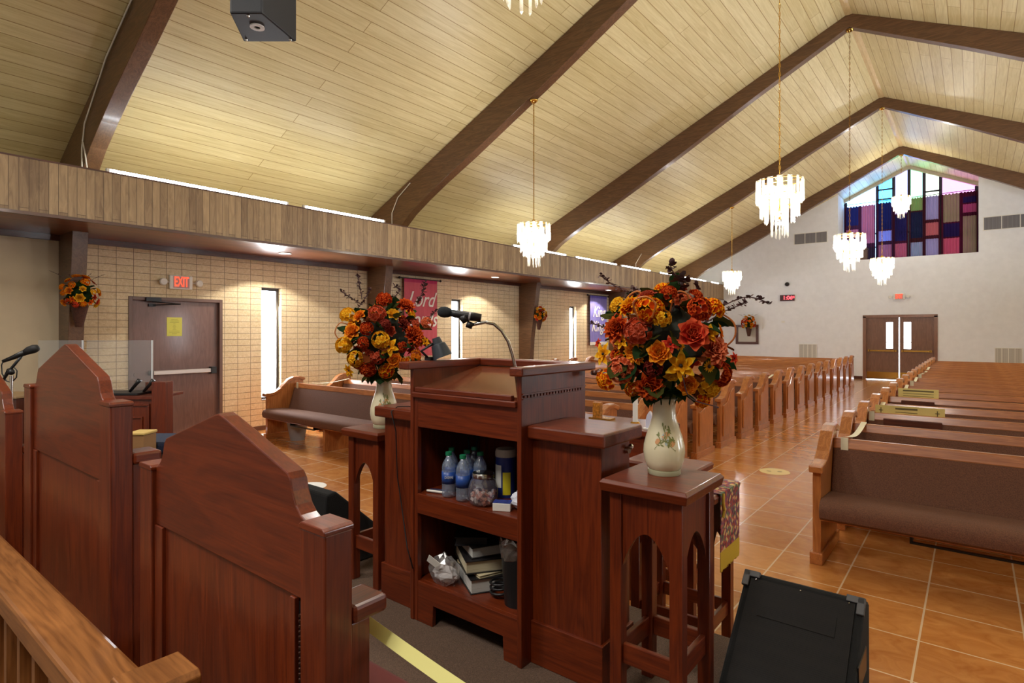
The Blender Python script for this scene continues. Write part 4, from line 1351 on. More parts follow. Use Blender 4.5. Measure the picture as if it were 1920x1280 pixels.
# woven runner with fringe, draped over the right end
M_weave, nt, p = nmat('woven_cloth')
tc = N(nt, 'ShaderNodeTexCoord')
mp = N(nt, 'ShaderNodeMapping')
mp.inputs['Rotation'].default_value = (0.785, 0, 0)
mp.inputs['Scale'].default_value = (62, 62, 62)
nt.links.new(tc.outputs['Object'], mp.inputs[0])
vo = N(nt, 'ShaderNodeTexVoronoi', distance='CHEBYCHEV')
vo.inputs['Randomness'].default_value = .25
vo.inputs['Scale'].default_value = 1.0
nt.links.new(mp.outputs[0], vo.inputs['Vector'])
sc = N(nt, 'ShaderNodeSeparateColor')
nt.links.new(vo.outputs['Color'], sc.inputs[0])
rp = N(nt, 'ShaderNodeValToRGB')
rp.color_ramp.interpolation = 'CONSTANT'
for i, cc in enumerate([srgb(96, 46, 58), srgb(176, 96, 84), srgb(92, 112, 88), srgb(206, 176, 116), srgb(120, 70, 96), srgb(150, 60, 56)]):
    e = rp.color_ramp.elements[i] if i < 2 else rp.color_ramp.elements.new(i / 6)
    e.position = i / 6
    e.color = cc
nt.links.new(sc.outputs[0], rp.inputs[0])
nt.links.new(rp.outputs[0], p.inputs['Base Color'])
p.inputs['Roughness'].default_value = .85
t = T('table_runner', 'multicoloured woven runner with a yellow fringe hanging over the table end', 'table runner', (-1.2, 3.0, .886))
ry0, ry1 = 2.86, 3.15
b = B()
b.box(-1.45, -.972, ry0, ry1, .885, .8885).box(-.975, -.971, ry0, ry1, .60, .8885)
obj('woven_cloth', b, M_weave, t, bevel=.0015)
b = B()
k = 0
while ry0 + k * .0062 < ry1:
    y = ry0 + k * .0062
    b.box(-.9745, -.9715, y, y + .0050, .505 + random.uniform(-.006, .006), .60)
    k += 1
o = obj('fringe', b, plain('yellow_fringe', srgb(206, 176, 50), .8), t)
b = B()
b.tube([(-.969, ry0 + .03, .885), (-.966, ry0 + .02, .84), (-.966, ry0 + .035, .80), (-.967, ry0 + .02, .77)], .008, 6)
obj('tassel', b, plain('gold_tassel', srgb(206, 170, 60), .7), t)

# communion table
t = T('communion_table', 'wooden communion table on the tile floor beyond the pulpit', 'table', (-2.46, 4.18, 0))
tx0, tx1, ty0, ty1 = -3.1, -1.82, 3.9, 4.42
obj('table_top', B().box(tx0, tx1, ty0, ty1, .915, .96), CHERRY['x'], t, bevel=.006)
obj('front_panel', B().box(tx0 + .06, tx1 - .06, ty0 + .05, ty0 + .075, .12, .915), CHERRY['x'], t)
for lx in (tx0 + .04, tx1 - .11):
    for ly in (ty0 + .04, ty1 - .11):
        obj('leg', B().box(lx, lx + .07, ly, ly + .07, 0, .915), CHERRY['z'], t, bevel=.005)
for ly in (ty0 + .11, ty1 - .09):
    obj('end_rail', B().box(tx1 - .085, tx1 - .065, ty0 + .11, ty1 - .11, .80, .915), CHERRY['y'], t)
    break
t = T('candle', 'white pillar candle in a brass holder on the communion table', 'candle', (-2.10, 4.20, .96))
obj('wax', B().lathe([(.001, .0), (.02, 0), (.02, .185), (.001, .185)], (-2.10, 4.20, .97), 18), M_white, t, smooth='auto')
obj('brass_holder', B().lathe([(.001, 0), (.04, 0), (.03, .01), (.001, .01)], (-2.10, 4.20, .96), 18), M_brass, t)
obj('wick_cap', B().lathe([(.001, .185), (.022, .185), (.022, .20), (.001, .20)], (-2.10, 4.20, .97), 14), M_brass, t)
t = T('glass_steeple', 'small pointed glass ornament at the right end of the communion table', 'ornament', (-1.88, 4.0, .96))
pl_ = [(-.028, 0), (.028, 0), (.028, .06), (.02, .095), (0, .125), (-.02, .095), (-.028, .06)]
obj('glass_body', B().prism([(-1.88 + a, .968 + c) for a, c in pl_], 'y', 3.985, 4.015), plain('frosted_glass', srgb(206, 206, 226), .15, coat=.5), t)
obj('ornament_base', B().box(-1.925, -1.835, 3.97, 4.03, .96, .969), M_white, t)
t = T('carved_block', 'upright amber patterned block on the communion table', 'ornament', (-2.44, 4.19, .96))
obj('block', B().box(-2.475, -2.405, 4.17, 4.22, .96, 1.10), plain('amber_carving', srgb(170, 108, 36), .3, noise=.7, nscale=45), t, bevel=.006)
obj('block_base', B().box(-2.50, -2.30, 4.15, 4.24, .96, .975), M_brass, t)

# ------------------------------------------------------------------ vases and bouquets
def vase(x, y, z, label):
    t = T('vase', label, 'vase', (x, y, z), 'painted flower vases')
    prof = [(.001, .016), (.052, .016), (.060, .024), (.070, .05), (.0745, .08), (.0725, .105), (.064, .14), (.052, .175), (.043, .205), (.040, .235), (.042, .262), (.047, .275), (.043, .276), (.036, .24), (.001, .2)]
    obj('vase_body', B().lathe(prof, (x, y, z), 40), M_vase, t, smooth=True)
    obj('vase_foot', B().lathe([(.001, 0), (.057, 0), (.059, .004), (.058, .017), (.052, .020), (.001, .02)], (x, y, z), 40), M_vasefoot, t, smooth='auto')
    # painted spray: thin leaves following the surface
    def rad(h):
        for (r0, z0), (r1, z1) in zip(prof[1:], prof[2:]):
            if z0 <= h <= z1:
                return r0 + (r1 - r0) * (h - z0) / (z1 - z0)
        return .05
    ang0 = math.atan2(-y, -x) + .05
    def blob(ca, h, w, l, rot):
        pts = []
        for k in range(8):
            q = 2 * PI * k / 8
            da, dh = w * math.cos(q), l * math.sin(q)
            da, dh = da * math.cos(rot) - dh * math.sin(rot), da * math.sin(rot) + dh * math.cos(rot)
            hh = h + dh
            r = rad(hh) + .0008
            aa = ang0 + ca + da / r
            pts.append((x + r * math.cos(aa), y + r * math.sin(aa), z + hh))
        return pts
    rn = random.Random(3)
    bl_, bo, bb = B(), B(), B()
    for q, (c0, h0, c1, h1) in enumerate([(-.5, .10, .05, .15), (.05, .14, -.12, .185), (-.1, .13, .5, .10), (.1, .14, .28, .17), (.2, .13, .48, .135), (-.2, .12, -.42, .155)]):
        for j in range(14):
            s = j / 13
            bl_.add(blob(c0 + (c1 - c0) * s, h0 + (h1 - h0) * s + .004 * math.sin(s * 5), .0011, .0028, -1.2 + q * .5), [tuple(range(8))])
    for k in range(40):
        q = rn.randrange(6)
        c0, h0, c1, h1 = [(-.5, .10, .05, .15), (.05, .14, -.12, .185), (-.1, .13, .5, .10), (.1, .14, .28, .17), (.2, .13, .48, .135), (-.2, .12, -.42, .155)][q]
        s = rn.random()
        ca, h = c0 + (c1 - c0) * s + rn.gauss(0, .05), h0 + (h1 - h0) * s + rn.gauss(0, .006)
        h = min(max(h, .07), .20)
        bl_.add(blob(ca, h, .0028, .0072, rn.uniform(-1.4, 1.4)), [tuple(range(8))])
    for ca, h in ((-.42, .125), (.38, .12), (0.0, .14), (.12, .15)):
        for k in range(4):
            bo.add(blob(ca + rn.uniform(-.07, .07), h + rn.uniform(-.005, .005), .007, .008, rn.uniform(0, 3)), [tuple(range(8))])
    for ca, h in ((-.05, .15), (.12, .13), (.05, .12), (-.1, .135)):
        bb.add(blob(ca, h, .005, .007, rn.uniform(0, 3)), [tuple(range(8))])
    obj('painted_leaves', bl_, M_decalG, t)
    obj('painted_roses', bo, M_decalO, t)
    obj('painted_bluebells', bb, M_decalB, t)
VR = (-.885, 2.0, 1.17)
VL = (-2.487, 2.01, 1.17)
vase(*VR, 'cream vase with painted flowers on the stand right of the pulpit')
vase(*VL, 'cream vase with painted flowers on the stand left of the pulpit')

FC = {'red': (srgb(196, 52, 36), srgb(226, 96, 60)), 'orange': (srgb(226, 112, 24), srgb(244, 160, 44)), 'rust': (srgb(150, 36, 16), srgb(206, 86, 34)), 'gold': (srgb(224, 150, 24), srgb(244, 196, 52)),
      'coral': (srgb(192, 80, 44), srgb(222, 124, 84)), 'wine': (srgb(104, 32, 28), srgb(150, 62, 48)), 'flame': (srgb(206, 70, 16), srgb(240, 168, 30)), 'brick': (srgb(170, 60, 32), srgb(196, 92, 66))}
FM = {k: [translucent('petal_' + k, v[0], .25), translucent('petal_tip_' + k, v[1], .25)] for k, v in FC.items()}
M_disc = plain('flower_disc', srgb(38, 20, 12), .8)
M_stamen = plain('stamen', srgb(226, 170, 40), .7)
M_leafs = [translucent('leaf_dark', srgb(38, 58, 32), .2), translucent('leaf_olive', srgb(64, 64, 30), .2), translucent('leaf_rusty', srgb(110, 56, 28), .2)]
M_euc = plain('eucalyptus_leaf', srgb(78, 48, 50), .6)
M_vine = plain('orange_vine', srgb(190, 110, 48), .5)


def petal(b, M, L, Wd, cup, curl, m0, ruffle=0.0, rnd=random, nu=4, nv=5):
    """one petal growing along +y from the origin, cupped about y"""
    v = []
    for j in range(nv):
        s = j / (nv - 1)
        w = Wd * (math.sin(PI * (0.12 + 0.80 * s)) ** .75)
        for i in range(nu):
            q = i / (nu - 1) * 2 - 1
            x = q * w / 2
            z = cup * (q * q) * w + curl * s * s * L + (ruffle * rnd.uniform(-1, 1) * L if s > .4 else 0)
            y = s * L * (1 - .12 * q * q * s)
            v.append(M @ Vector((x, y, z)))
    f, mi = [], []
    o = len(b.v)
    for j in range(nv - 1):
        for i in range(nu - 1):
            a = o + j * nu + i
            f.append((a, a + 1, a + nu + 1, a + nu))
            mi.append(m0 if j < nv - 2 else m0 + 1)
    b.v += [tuple(p) for p in v]
    b.f += f
    b.m += mi


def flower_mesh(kind, col, seed=0):
    """unit flower: radius about 1, facing +z"""
    rnd = random.Random(seed)
    b = B()
    mats = FM[col] + [M_disc, M_stamen]
    def ring(n, elev, r0, L, Wd, cup, curl, ph, ruffle=0.0):
        for k in range(n):
            a = 2 * PI * k / n + ph + rnd.uniform(-.12, .12)
            M = Matrix.Rotation(a, 4, 'Z') @ Matrix.Translation((0, r0, 0)) @ Matrix.Rotation(elev + rnd.uniform(-.08, .08), 4, 'X')
            petal(b, M, L, Wd, cup, curl, 0, ruffle, rnd)
    if kind == 'rose':
        ring(6, .30, .05, .95, .95, .30, -.10, 0, .02)
        ring(6, .55, .06, .85, .85, .40, -.05, .5, .02)
        ring(5, .85, .05, .72, .75, .5, 0, .2, .02)
        ring(5, 1.1, .05, .62, .55, .6, .02, .8, .01)
        ring(4, 1.3, .03, .55, .42, .7, .1, .1)
        ring(3, 1.45, .01, .5, .3, .8, .2, .7)
    elif kind == 'peony':
        for q, (n, e, L) in enumerate([(9, .15, 1.0), (9, .45, .95), (8, .75, .85), (7, 1.0, .75), (6, 1.25, .62), (4, 1.45, .5)]):
            ring(n, e, .06, L, .55, .35, -.05, q * .37, .06)
    elif kind == 'hydrangea':
        for k in range(24):
            ph = math.acos(1 - rnd.random() * .95)
            a = k * 2.4
            c = Vector((math.sin(ph) * math.cos(a), math.sin(ph) * math.sin(a), math.cos(ph) * .75)) * .72
            R = c.to_track_quat('Z', 'Y').to_matrix().to_4x4()
            sp = rnd.uniform(0, 1.5)
            for j in range(4):
                M = Matrix.Translation(c) @ R @ Matrix.Rotation(sp + j * PI / 2, 4, 'Z') @ Matrix.Rotation(.25, 4, 'X')
                petal(b, M, .36, .36, .2, -.05, 0, .03, rnd, 3, 4)
    elif kind == 'lily':
        ring(6, .35, .05, 1.0, .55, .2, -.25, 0, .03)
        ring(5, .75, .05, .6, .4, .3, -.2, .5, .03)
        b.ball((0, 0, .12), .13, 8, 2)
    elif kind == 'sunflower':
        ring(14, .12, .25, .75, .26, .1, -.05, 0)
        ring(12, .3, .22, .6, .24, .1, -.05, .2)
        b.lathe([(.001, .22), (.26, .18), (.32, .06), (.3, 0), (.001, 0)], (0, 0, 0), 14, 2)
    return b, mats


FCACHE = {}
def put_flower(kind, col, pos, nrm, r, parent, seed):
    key = (kind, col, seed % 3)
    if key not in FCACHE:
        b, mats = flower_mesh(kind, col, len(kind) + seed % 3)
        me = bpy.data.meshes.new(kind)
        me.from_pydata(b.v, [], b.f)
        for m in mats:
            me.materials.append(m)
        me.polygons.foreach_set('material_index', b.m)
        me.polygons.foreach_set('use_smooth', [True] * len(me.polygons))
        FCACHE[key] = me
    o = bpy.data.objects.new({'rose': 'rose', 'peony': 'peony', 'hydrangea': 'hydrangea', 'lily': 'lily', 'sunflower': 'sunflower'}[kind], FCACHE[key])
    COL.objects.link(o)
    o.parent = parent
    o.location = Vector(pos) - wloc(parent)
    q = Vector(nrm).to_track_quat('Z', 'Y')
    o.rotation_euler = (q.to_matrix() @ Matrix.Rotation(seed * 1.3, 3, 'Z')).to_euler()
    o.scale = (r, r, r)
    return o


LEAFM = []
def leaf_mesh(m, jag):
    b = B()
    n = 7
    v = []
    for j in range(n):
        s = j / (n - 1)
        w = .36 * math.sin(PI * min(1, .05 + s * .95)) ** .8 * (1.25 if (jag and j % 2) else 1)
        z = -.25 * s * s + .05
        v += [(-w, s, z + .10), (0, s, z), (w, s, z + .10)]
    f = []
    for j in range(n - 1):
        a = j * 3
        f += [(a, a + 1, a + 4, a + 3), (a + 1, a + 2, a + 5, a + 4)]
    me = bpy.data.meshes.new('leaf')
    me.from_pydata(v, [], f)
    me.materials.append(m)
    me.polygons.foreach_set('use_smooth', [True] * len(f))
    return me
for m in M_leafs:
    LEAFM.append(leaf_mesh(m, m is not M_leafs[0]))


def put_leaf(pos, direction, L, parent, k, roll=0):
    o = bpy.data.objects.new('leaf', LEAFM[k])
    COL.objects.link(o)
    o.parent = parent
    o.location = Vector(pos) - wloc(parent)
    q = Vector(direction).to_track_quat('Y', 'Z')
    o.rotation_euler = (q.to_matrix() @ Matrix.Rotation(roll, 3, 'Y')).to_euler()
    o.scale = (L, L, L)


def twig(name, pts, parent, leafr=.011, mat=M_euc, stem=.0022, step=2, n=16):
    pts = [Vector(p) for p in pts]
    # resample by catmull
    P_ = []
    for i in range(len(pts) - 1):
        p0, p1, p2, p3 = pts[max(i - 1, 0)], pts[i], pts[i + 1], pts[min(i + 2, len(pts) - 1)]
        for k in range(n // (len(pts) - 1) + 1):
            s = k / (n // (len(pts) - 1) + 1)
            P_.append(.5 * ((2 * p1) + (p2 - p0) * s + (2 * p0 - 5 * p1 + 4 * p2 - p3) * s * s + (3 * p1 - p0 - 3 * p2 + p3) * s ** 3))
    P_.append(pts[-1])
    b = B().tube(P_, stem, 5)
    if leafr:
        rnd = random.Random(int(abs(pts[0].x * 1000)) + len(P_))
        for i in range(2, len(P_)):
            for sg in (-1, 1):
                d = Vector((rnd.uniform(-1, 1), rnd.uniform(-1, 1), rnd.uniform(-.4, .8))).normalized()
                c = P_[i] + d * leafr * 1.2
                r = leafr * rnd.uniform(.6, 1.1)
                a1 = d.cross(Vector((.2, .4, 1))).normalized()
                v = [c + d * r * math.cos(2 * PI * k / 7) + a1 * r * .8 * math.sin(2 * PI * k / 7) for k in range(7)]
                b.add(v, [tuple(range(7))])
                b.add([P_[i], c - d * r * .5, P_[i] + Vector((.001, 0, 0))], [(0, 1, 2)])
    return obj(name, b, mat, parent)


def bouquet(C, base, label, heads, scale, seed, twigs, nfill=46, nleaf=95):
    """heads: (du, dv, kind, colour, radius) seen from the nave camera side; rest filled all round"""
    rnd = random.Random(seed)
    C = Vector(C)
    t = T('flower_arrangement', label, 'flower arrangement', base, 'large autumn bouquets')
    R = .23
    fwd = (C - Vector((0, 0, CAM_H)))
    fwd.z = 0
    fwd.normalize()
    rt = Vector((-fwd.y, fwd.x, 0)) * -1
    dist = (C.xy).length
    placed = []
    for i, (du, dv, kind, col, rr) in enumerate(heads):
        x, z = du * scale, -dv * scale
        q = (x / R) ** 2 + (z / (R * .95)) ** 2
        depth = -math.sqrt(max(.02, 1 - min(q, 1))) * R * .85
        p = C + rt * x + Vector((0, 0, z)) + fwd * depth
        nr = (p - C - Vector((0, 0, -.05))).normalized() * .7 + fwd * -.5 + Vector((0, 0, .15))
        put_flower(kind, col, p, nr, rr * scale, t, i)
        placed.append((p, rr * scale))
    kinds = ['hydrangea', 'hydrangea', 'peony', 'rose', 'lily', 'hydrangea']
    cols = ['flame', 'gold', 'rust', 'coral', 'brick', 'orange', 'wine', 'flame']
    n = 0
    tries = 0
    while n < nfill and tries < 900:
        tries += 1
        d = Vector((rnd.gauss(0, 1), rnd.gauss(0, 1), rnd.gauss(0, 1))).normalized()
        if d.z < -.75:
            continue
        rad = R * rnd.uniform(.72, .92)
        p = C + Vector((d.x, d.y, d.z * .95)) * rad
        rr = rnd.uniform(.034, .048)
        if any((p - q).length < (rr + r) * .78 for q, r in placed):
            continue
        put_flower(rnd.choice(kinds), rnd.choice(cols), p, d, rr, t, rnd.randrange(99))
        placed.append((p, rr))
        n += 1
    for k in range(nleaf):
        d = Vector((rnd.gauss(0, 1), rnd.gauss(0, 1), rnd.gauss(-.1, 1))).normalized()
        p = C + Vector((d.x, d.y, d.z * .95)) * R * (rnd.uniform(.40, .78) if k % 2 else rnd.uniform(.62, .86))
        put_leaf(p, d + Vector((rnd.uniform(-.6, .6), rnd.uniform(-.6, .6), rnd.uniform(-.5, .3))), rnd.uniform(.05, .095), t, rnd.choice([0, 0, 0, 1, 1, 2]), rnd.uniform(-1, 1))
    # skirt of leaves over the vase neck
    top = Vector((base[0], base[1], base[2] + .0))
    for k in range(14):
        a = 2 * PI * k / 14 + rnd.uniform(-.15, .15)
        d = Vector((math.cos(a), math.sin(a), rnd.uniform(-.9, .2)))
        put_leaf(top + Vector((math.cos(a) * .04, math.sin(a) * .04, .035)), d, rnd.uniform(.07, .11), t, rnd.choice([0, 0, 1]))
    # core of moss and stems
    b = crumple(tuple(C + Vector((0, 0, -.01))), (.26, .26, .27), n=16, seed=seed, amp=.25)
    o = obj('foliage_core', b, plain('dark_foliage', srgb(30, 34, 20), .9, noise=.5, nscale=60), t)
    b = B()
    for k in range(9):
        a = 2 * PI * k / 9
        b.cyl((base[0] + .022 * math.cos(a), base[1] + .022 * math.sin(a), base[2] - .06), tuple(C + Vector((math.cos(a) * .09, math.sin(a) * .09, -.08))), .003, n=5)
    obj('stem_bundle', b, M_leafs[0], t)
    for kind, pts, lr in twigs:
        P_ = [C + rt * (a * scale) + Vector((0, 0, -c * scale)) + fwd * (e if False else e) for a, c, e in pts]
        if kind == 'vine':
            twig('vine_loop', P_, t, 0, M_vine, .0032, n=24)
        else:
            twig('eucalyptus_twig', P_, t, lr, n=20)
    return t


SR = 2.129 / 1085
HR = [(46, -8, 'rose', 'red', 31), (-8, 22, 'rose', 'orange', 23), (-24, 82, 'peony', 'rust', 27), (39, 78, 'rose', 'orange', 21), (27, 44, 'lily', 'gold', 26), (-24, -52, 'hydrangea', 'flame', 30),
      (-80, -18, 'peony', 'rust', 26), (-44, -14, 'hydrangea', 'brick', 30), (82, 18, 'peony', 'coral', 26), (95, 62, 'hydrangea', 'rust', 28), (78, 84, 'hydrangea', 'gold', 26), (-108, 28, 'lily', 'gold', 22),
      (-74, 54, 'hydrangea', 'coral', 30), (-104, 76, 'hydrangea', 'flame', 25), (58, -52, 'hydrangea', 'rust', 26), (75, 46, 'sunflower', 'gold', 11), (26, 10, 'sunflower', 'gold', 9), (10, 8, 'lily', 'red', 15), (90, 30, 'lily', 'red', 17),
      (72, -10, 'lily', 'gold', 18), (-72, 4, 'lily', 'gold', 14), (120, 34, 'lily', 'red', 12), (-120, 8, 'lily', 'red', 10), (-56, 92, 'hydrangea', 'flame', 18), (-4, -36, 'hydrangea', 'gold', 20), (66, 110, 'hydrangea', 'flame', 18)]
TR = [('e', [(28, -60, 0), (32, -100, .0), (14, -128, .0), (12, -138, 0)], .013), ('e', [(10, -40, -.05), (24, -80, -.05), (26, -110, -.04), (36, -102, -.04)], .016), ('e', [(50, -50, .02), (60, -80, .02), (56, -104, .02)], .008),
      ('e', [(70, -30, -.02), (100, -58, 0), (140, -76, .02), (168, -72, .03), (182, -64, .03)], .0085), ('e', [(70, -28, -.02), (105, -50, .0), (128, -60, 0), (142, -66, 0)], .0085), ('e', [(-60, -50, 0), (-62, -84, 0), (-96, -104, 0), (-118, -122, 0)], .008),
      ('e', [(-90, -10, 0), (-110, -22, 0), (-136, -30, 0)], .006), ('e', [(-10, -70, 0), (-6, -84, 0), (0, -98, 0)], .009), ('e', [(-40, -70, 0), (-52, -86, 0), (-58, -96, 0)], .009),
      ('vine', [(74, -48, 0), (95, -48, -.02), (120, -30, -.03), (122, -4, -.02), (104, 16, 0), (90, 20, .02)], 0), ('vine', [(-60, -36, 0), (-70, -70, -.03), (-48, -88, -.05), (-30, -70, -.05), (-36, -50, -.04)], 0),
      ('vine', [(-40, -30, -.2), (-50, -62, -.24), (-30, -72, -.25), (-14, -60, -.25), (-20, -38, -.22)], 0), ('vine', [(10, -50, -.1), (20, -82, -.12), (38, -80, -.12), (44, -60, -.1)], 0), ('e', [(30, 60, -.2), (44, 100, -.15), (90, 118, -.08), (86, 120, -.06)], .0)]
bouquet((VR[0] + .0, VR[1], 1.66), (VR[0], VR[1], VR[2] + .262), 'big autumn bouquet with a large red bloom, in the vase right of the pulpit', HR, SR, 11, TR)
SLc = 3.134 / 1085
HL = [(-54, -10, 'rose', 'orange', 17), (8, 16, 'lily', 'gold', 17), (18, 40, 'rose', 'orange', 16), (52, -4, 'peony', 'rust', 19), (38, -56, 'peony', 'rust', 18), (-12, -42, 'hydrangea', 'brick', 19), (-6, 4, 'hydrangea', 'gold', 19),
      (-64, -40, 'hydrangea', 'gold', 18), (-70, 14, 'hydrangea', 'gold', 19), (-50, 38, 'hydrangea', 'gold', 18), (-28, 56, 'hydrangea', 'rust', 18), (4, 60, 'hydrangea', 'flame', 17), (78, -26, 'hydrangea', 'coral', 15), (0, -68, 'hydrangea', 'rust', 18),
      (-62, 60, 'lily', 'gold', 13), (56, 34, 'hydrangea', 'orange', 13), (-30, -16, 'hydrangea', 'rust', 15), (74, 8, 'lily', 'gold', 10)]
TL = [('e', [(60, -60, 0), (70, -84, 0), (76, -104, 0)], .012), ('e', [(-40, -60, 0), (-62, -74, 0), (-78, -86, 0)], .009), ('e', [(-40, -70, 0), (-44, -96, 0), (-48, -114, 0)], .01), ('e', [(10, -70, 0), (28, -86, 0), (20, -96, 0)], .01),
      ('e', [(76, -30, 0), (90, -44, 0), (96, -50, 0)], .008), ('vine', [(-76, 10, 0), (-88, -8, 0), (-80, -26, 0), (-66, -24, 0)], 0), ('e', [(-50, -50, 0), (-30, -80, 0), (-26, -90, 0)], .008)]
bouquet((VL[0], VL[1], 1.655), (VL[0], VL[1], VL[2] + .262), 'big autumn bouquet left of the pulpit, below the rose red banner', HL, SLc, 23, TL)

# wall bouquets
def wall_bouquet(x, y, z, nrm, label, s=1.0, n=18, seed=1, cone=True):
    rnd = random.Random(seed)
    t = T('wall_bouquet', label, 'wall bouquet', (x, y, z), 'autumn wall bouquets')
    nrm = Vector(nrm)
    C = Vector((x, y, z + .04 * s)) + nrm * .10 * s
    if cone:
        b = B().tube([C + Vector((0, 0, -.10 * s)), C + Vector((0, 0, -.14 * s)), C - nrm * .02 + Vector((0, 0, -.34 * s))], [.085 * s, .075 * s, .035 * s], 16)
        obj('wicker_vase', b, plain('wicker', srgb(74, 40, 26), .8, noise=.4, nscale=80), t, smooth='auto')
    cols = ['orange', 'rust', 'flame', 'gold', 'red', 'flame']
    placed = []
    k = tries = 0
    while k < n and tries < 400:
        tries += 1
        d = Vector((rnd.gauss(0, 1), rnd.gauss(0, 1), rnd.gauss(0, .8))).normalized()
        if d.dot(nrm) < -.05 or d.z < -.6:
            continue
        p = C + Vector((d.x * .16, d.y * .16, d.z * .19)) * s
        rr = rnd.uniform(.035, .055) * s
        if any((p - q).length < (rr + r) * .7 for q, r in placed):
            continue
        placed.append((p, rr))
        put_flower(rnd.choice(['hydrangea', 'rose', 'peony', 'lily']), rnd.choice(cols), p, d, rr, t, rnd.randrange(50))
        k += 1
    for k in range(16):
        d = Vector((rnd.gauss(0, 1), rnd.gauss(0, 1), rnd.gauss(.3, .8))).normalized()
        if d.dot(nrm) < 0:
            d -= nrm * 2 * d.dot(nrm)
        put_leaf(C + d * .08 * s, d, .09 * s, t, rnd.choice([0, 1, 2]))
    side = nrm.cross(Vector((0, 0, 1)))
    for k in range(4):
        a = (-.9, -.4, .5, 1.0)[k]
        p0 = C + Vector((0, 0, .08 * s))
        twig('twig', [p0, p0 + side * (a * .14 * s) + Vector((0, 0, .10 * s)), p0 + side * (a * .26 * s) + Vector((0, 0, .16 * s))], t, .006 * s, M_euc, n=10)
    obj('foliage_core', crumple(tuple(C), (.22 * s, .22 * s, .28 * s), seed=seed), M_leafs[0], t)
wall_bouquet(-9.06, 2.335, 2.10, (1, 0, 0), 'autumn bouquet in a wicker wall vase on the first arch post, beside the brown door', 1.2, 34, 5)
wall_bouquet(-9.0, 12.285, 2.05, (1, 0, 0), 'small autumn bouquet on the third arch post', 1.1, 26, 8)
wall_bouquet(-6.86, YB - .06, 1.93, (0, -1, 0), 'small autumn bouquet in a cone vase over the framed mirror', 1.5, 26, 12)

# ------------------------------------------------------------------ platform chairs
def throne(xa, xb, zpost, zpeak, label, sh, notch, zdiag, pw=.082):
    """pulpit chair seen from behind; xa..xb outer posts"""
    y0 = .615
    t = T('pulpit_chair', label, 'chair', ((xa + xb) / 2, y0 + .3, HS), 'high backed pulpit chairs')
    pd = .062
    for x in (xa, xb - pw):
        b = B().box(x, x + pw, y0, y0 + pd, HS, zpost - .012)
        p_ = obj('back_post', b, CHERRY['z'], t, bevel=.004)
        obj('post_cap', B().prism([(x - .002, zpost - .014), (x + pw + .002, zpost - .014), (x + pw + .002, zpost - .005), (x + pw - .006, zpost), (x + .006, zpost), (x - .002, zpost - .005)], 'y', y0 - .002, y0 + pd + .002), CHERRY['x'], p_, bevel=.002)
    a, c = xa + pw, xb - pw
    m = (a + c) / 2
    L = [(a, zpost - .005), (a + .018, zpost + .004), (a + .035, zpost + .02), (a + .048, zpost + .045), (a + .055, notch - .012), (a + .065, notch)]
    L += [(m - .022, zpeak - .022 * (zpeak - notch) / (m - a - .065) - .001), (m, zpeak - .003)]
    full = L + [(2 * m - x, z) for x, z in reversed(L[:-1])]
    lo = [(x, zdiag) for x, z in full]
    obj('crest_board', B().strip(full, lo, 'y', y0 + .012, y0 + .05), CHERRY['x'], t, bevel=.003)
    obj('back_panel', B().box(a, c - (.032 if sh else 0), y0 + .018, y0 + .044, HS + .12, zdiag), CHERRY['z'], t)
    obj('back_frame', B().box(a, a + .05, y0 + .008, y0 + .05, HS + .10, zdiag - .001), CHERRY['z'], t, bevel=.002)
    obj('back_frame', B().box(c - .05, c - (.032 if sh else 0), y0 + .008, y0 + .05, HS + .10, zdiag - .001), CHERRY['z'], t, bevel=.002)
    if sh:
        b = B()
        for k in range(60):
            z = HS + .15 + k * .0105
            if z < zdiag - .02:
                b.ball((c - .024, y0 + .016, z), .0045, 6)
                b.ball((c - .013, y0 + .016, z + .005), .0045, 6)
        obj('nail_trim', b, plain('dark_nail', srgb(70, 44, 34), .3, .6), t)
        obj('dark_slot_strip', B().box(c - .0315, c - .0005, y0 + .0175, y0 + .05, HS + .12, zdiag - .01), M_black, t)  # black strip lining the slot so the gap reads as shade
    # seat, low legs, short side wings with caps
    yf = y0 + .42
    obj('seat', B().box(xa + .01, xb - .01, y0 + pd, yf, HS + .33, HS + .40), plain('chair_fabric', srgb(96, 40, 36), .9), t, bevel=.015)
    obj('front_rail', B().box(xa + pw, xb - pw, yf - .03, yf - .005, HS + .24, HS + .33), CHERRY['x'], t)
    for x in (xa, xb - pw):
        obj('leg', B().box(x, x + pw, yf - .07, yf, HS, HS + .33), CHERRY['z'], t, bevel=.004)
        w_ = obj('side_wing', B().box(x + .012, x + pw - .006, y0 + pd, y0 + pd + .045, HS, zpost - .20), CHERRY['z'], t, bevel=.003)
        obj('armrest', B().box(x + .004, x + pw + .004, y0 + pd, y0 + pd + .082, zpost - .20, zpost - .165), CHERRY['y'], w_, bevel=.008)
    return t
throne(-1.823, -.931, 1.325, 1.50, 'nearest high backed pulpit chair, its gothic crest in the lower middle foreground', True, 1.405, 1.165)
throne(-3.09, -2.06, 1.47, 1.645, 'tallest pulpit chair in the middle of the row, beside the rail', False, 1.54, 1.21, pw=.10)
throne(-4.35, -3.42, 1.325, 1.50, 'pulpit chair cut by the left edge of the picture', False, 1.405, 1.165)

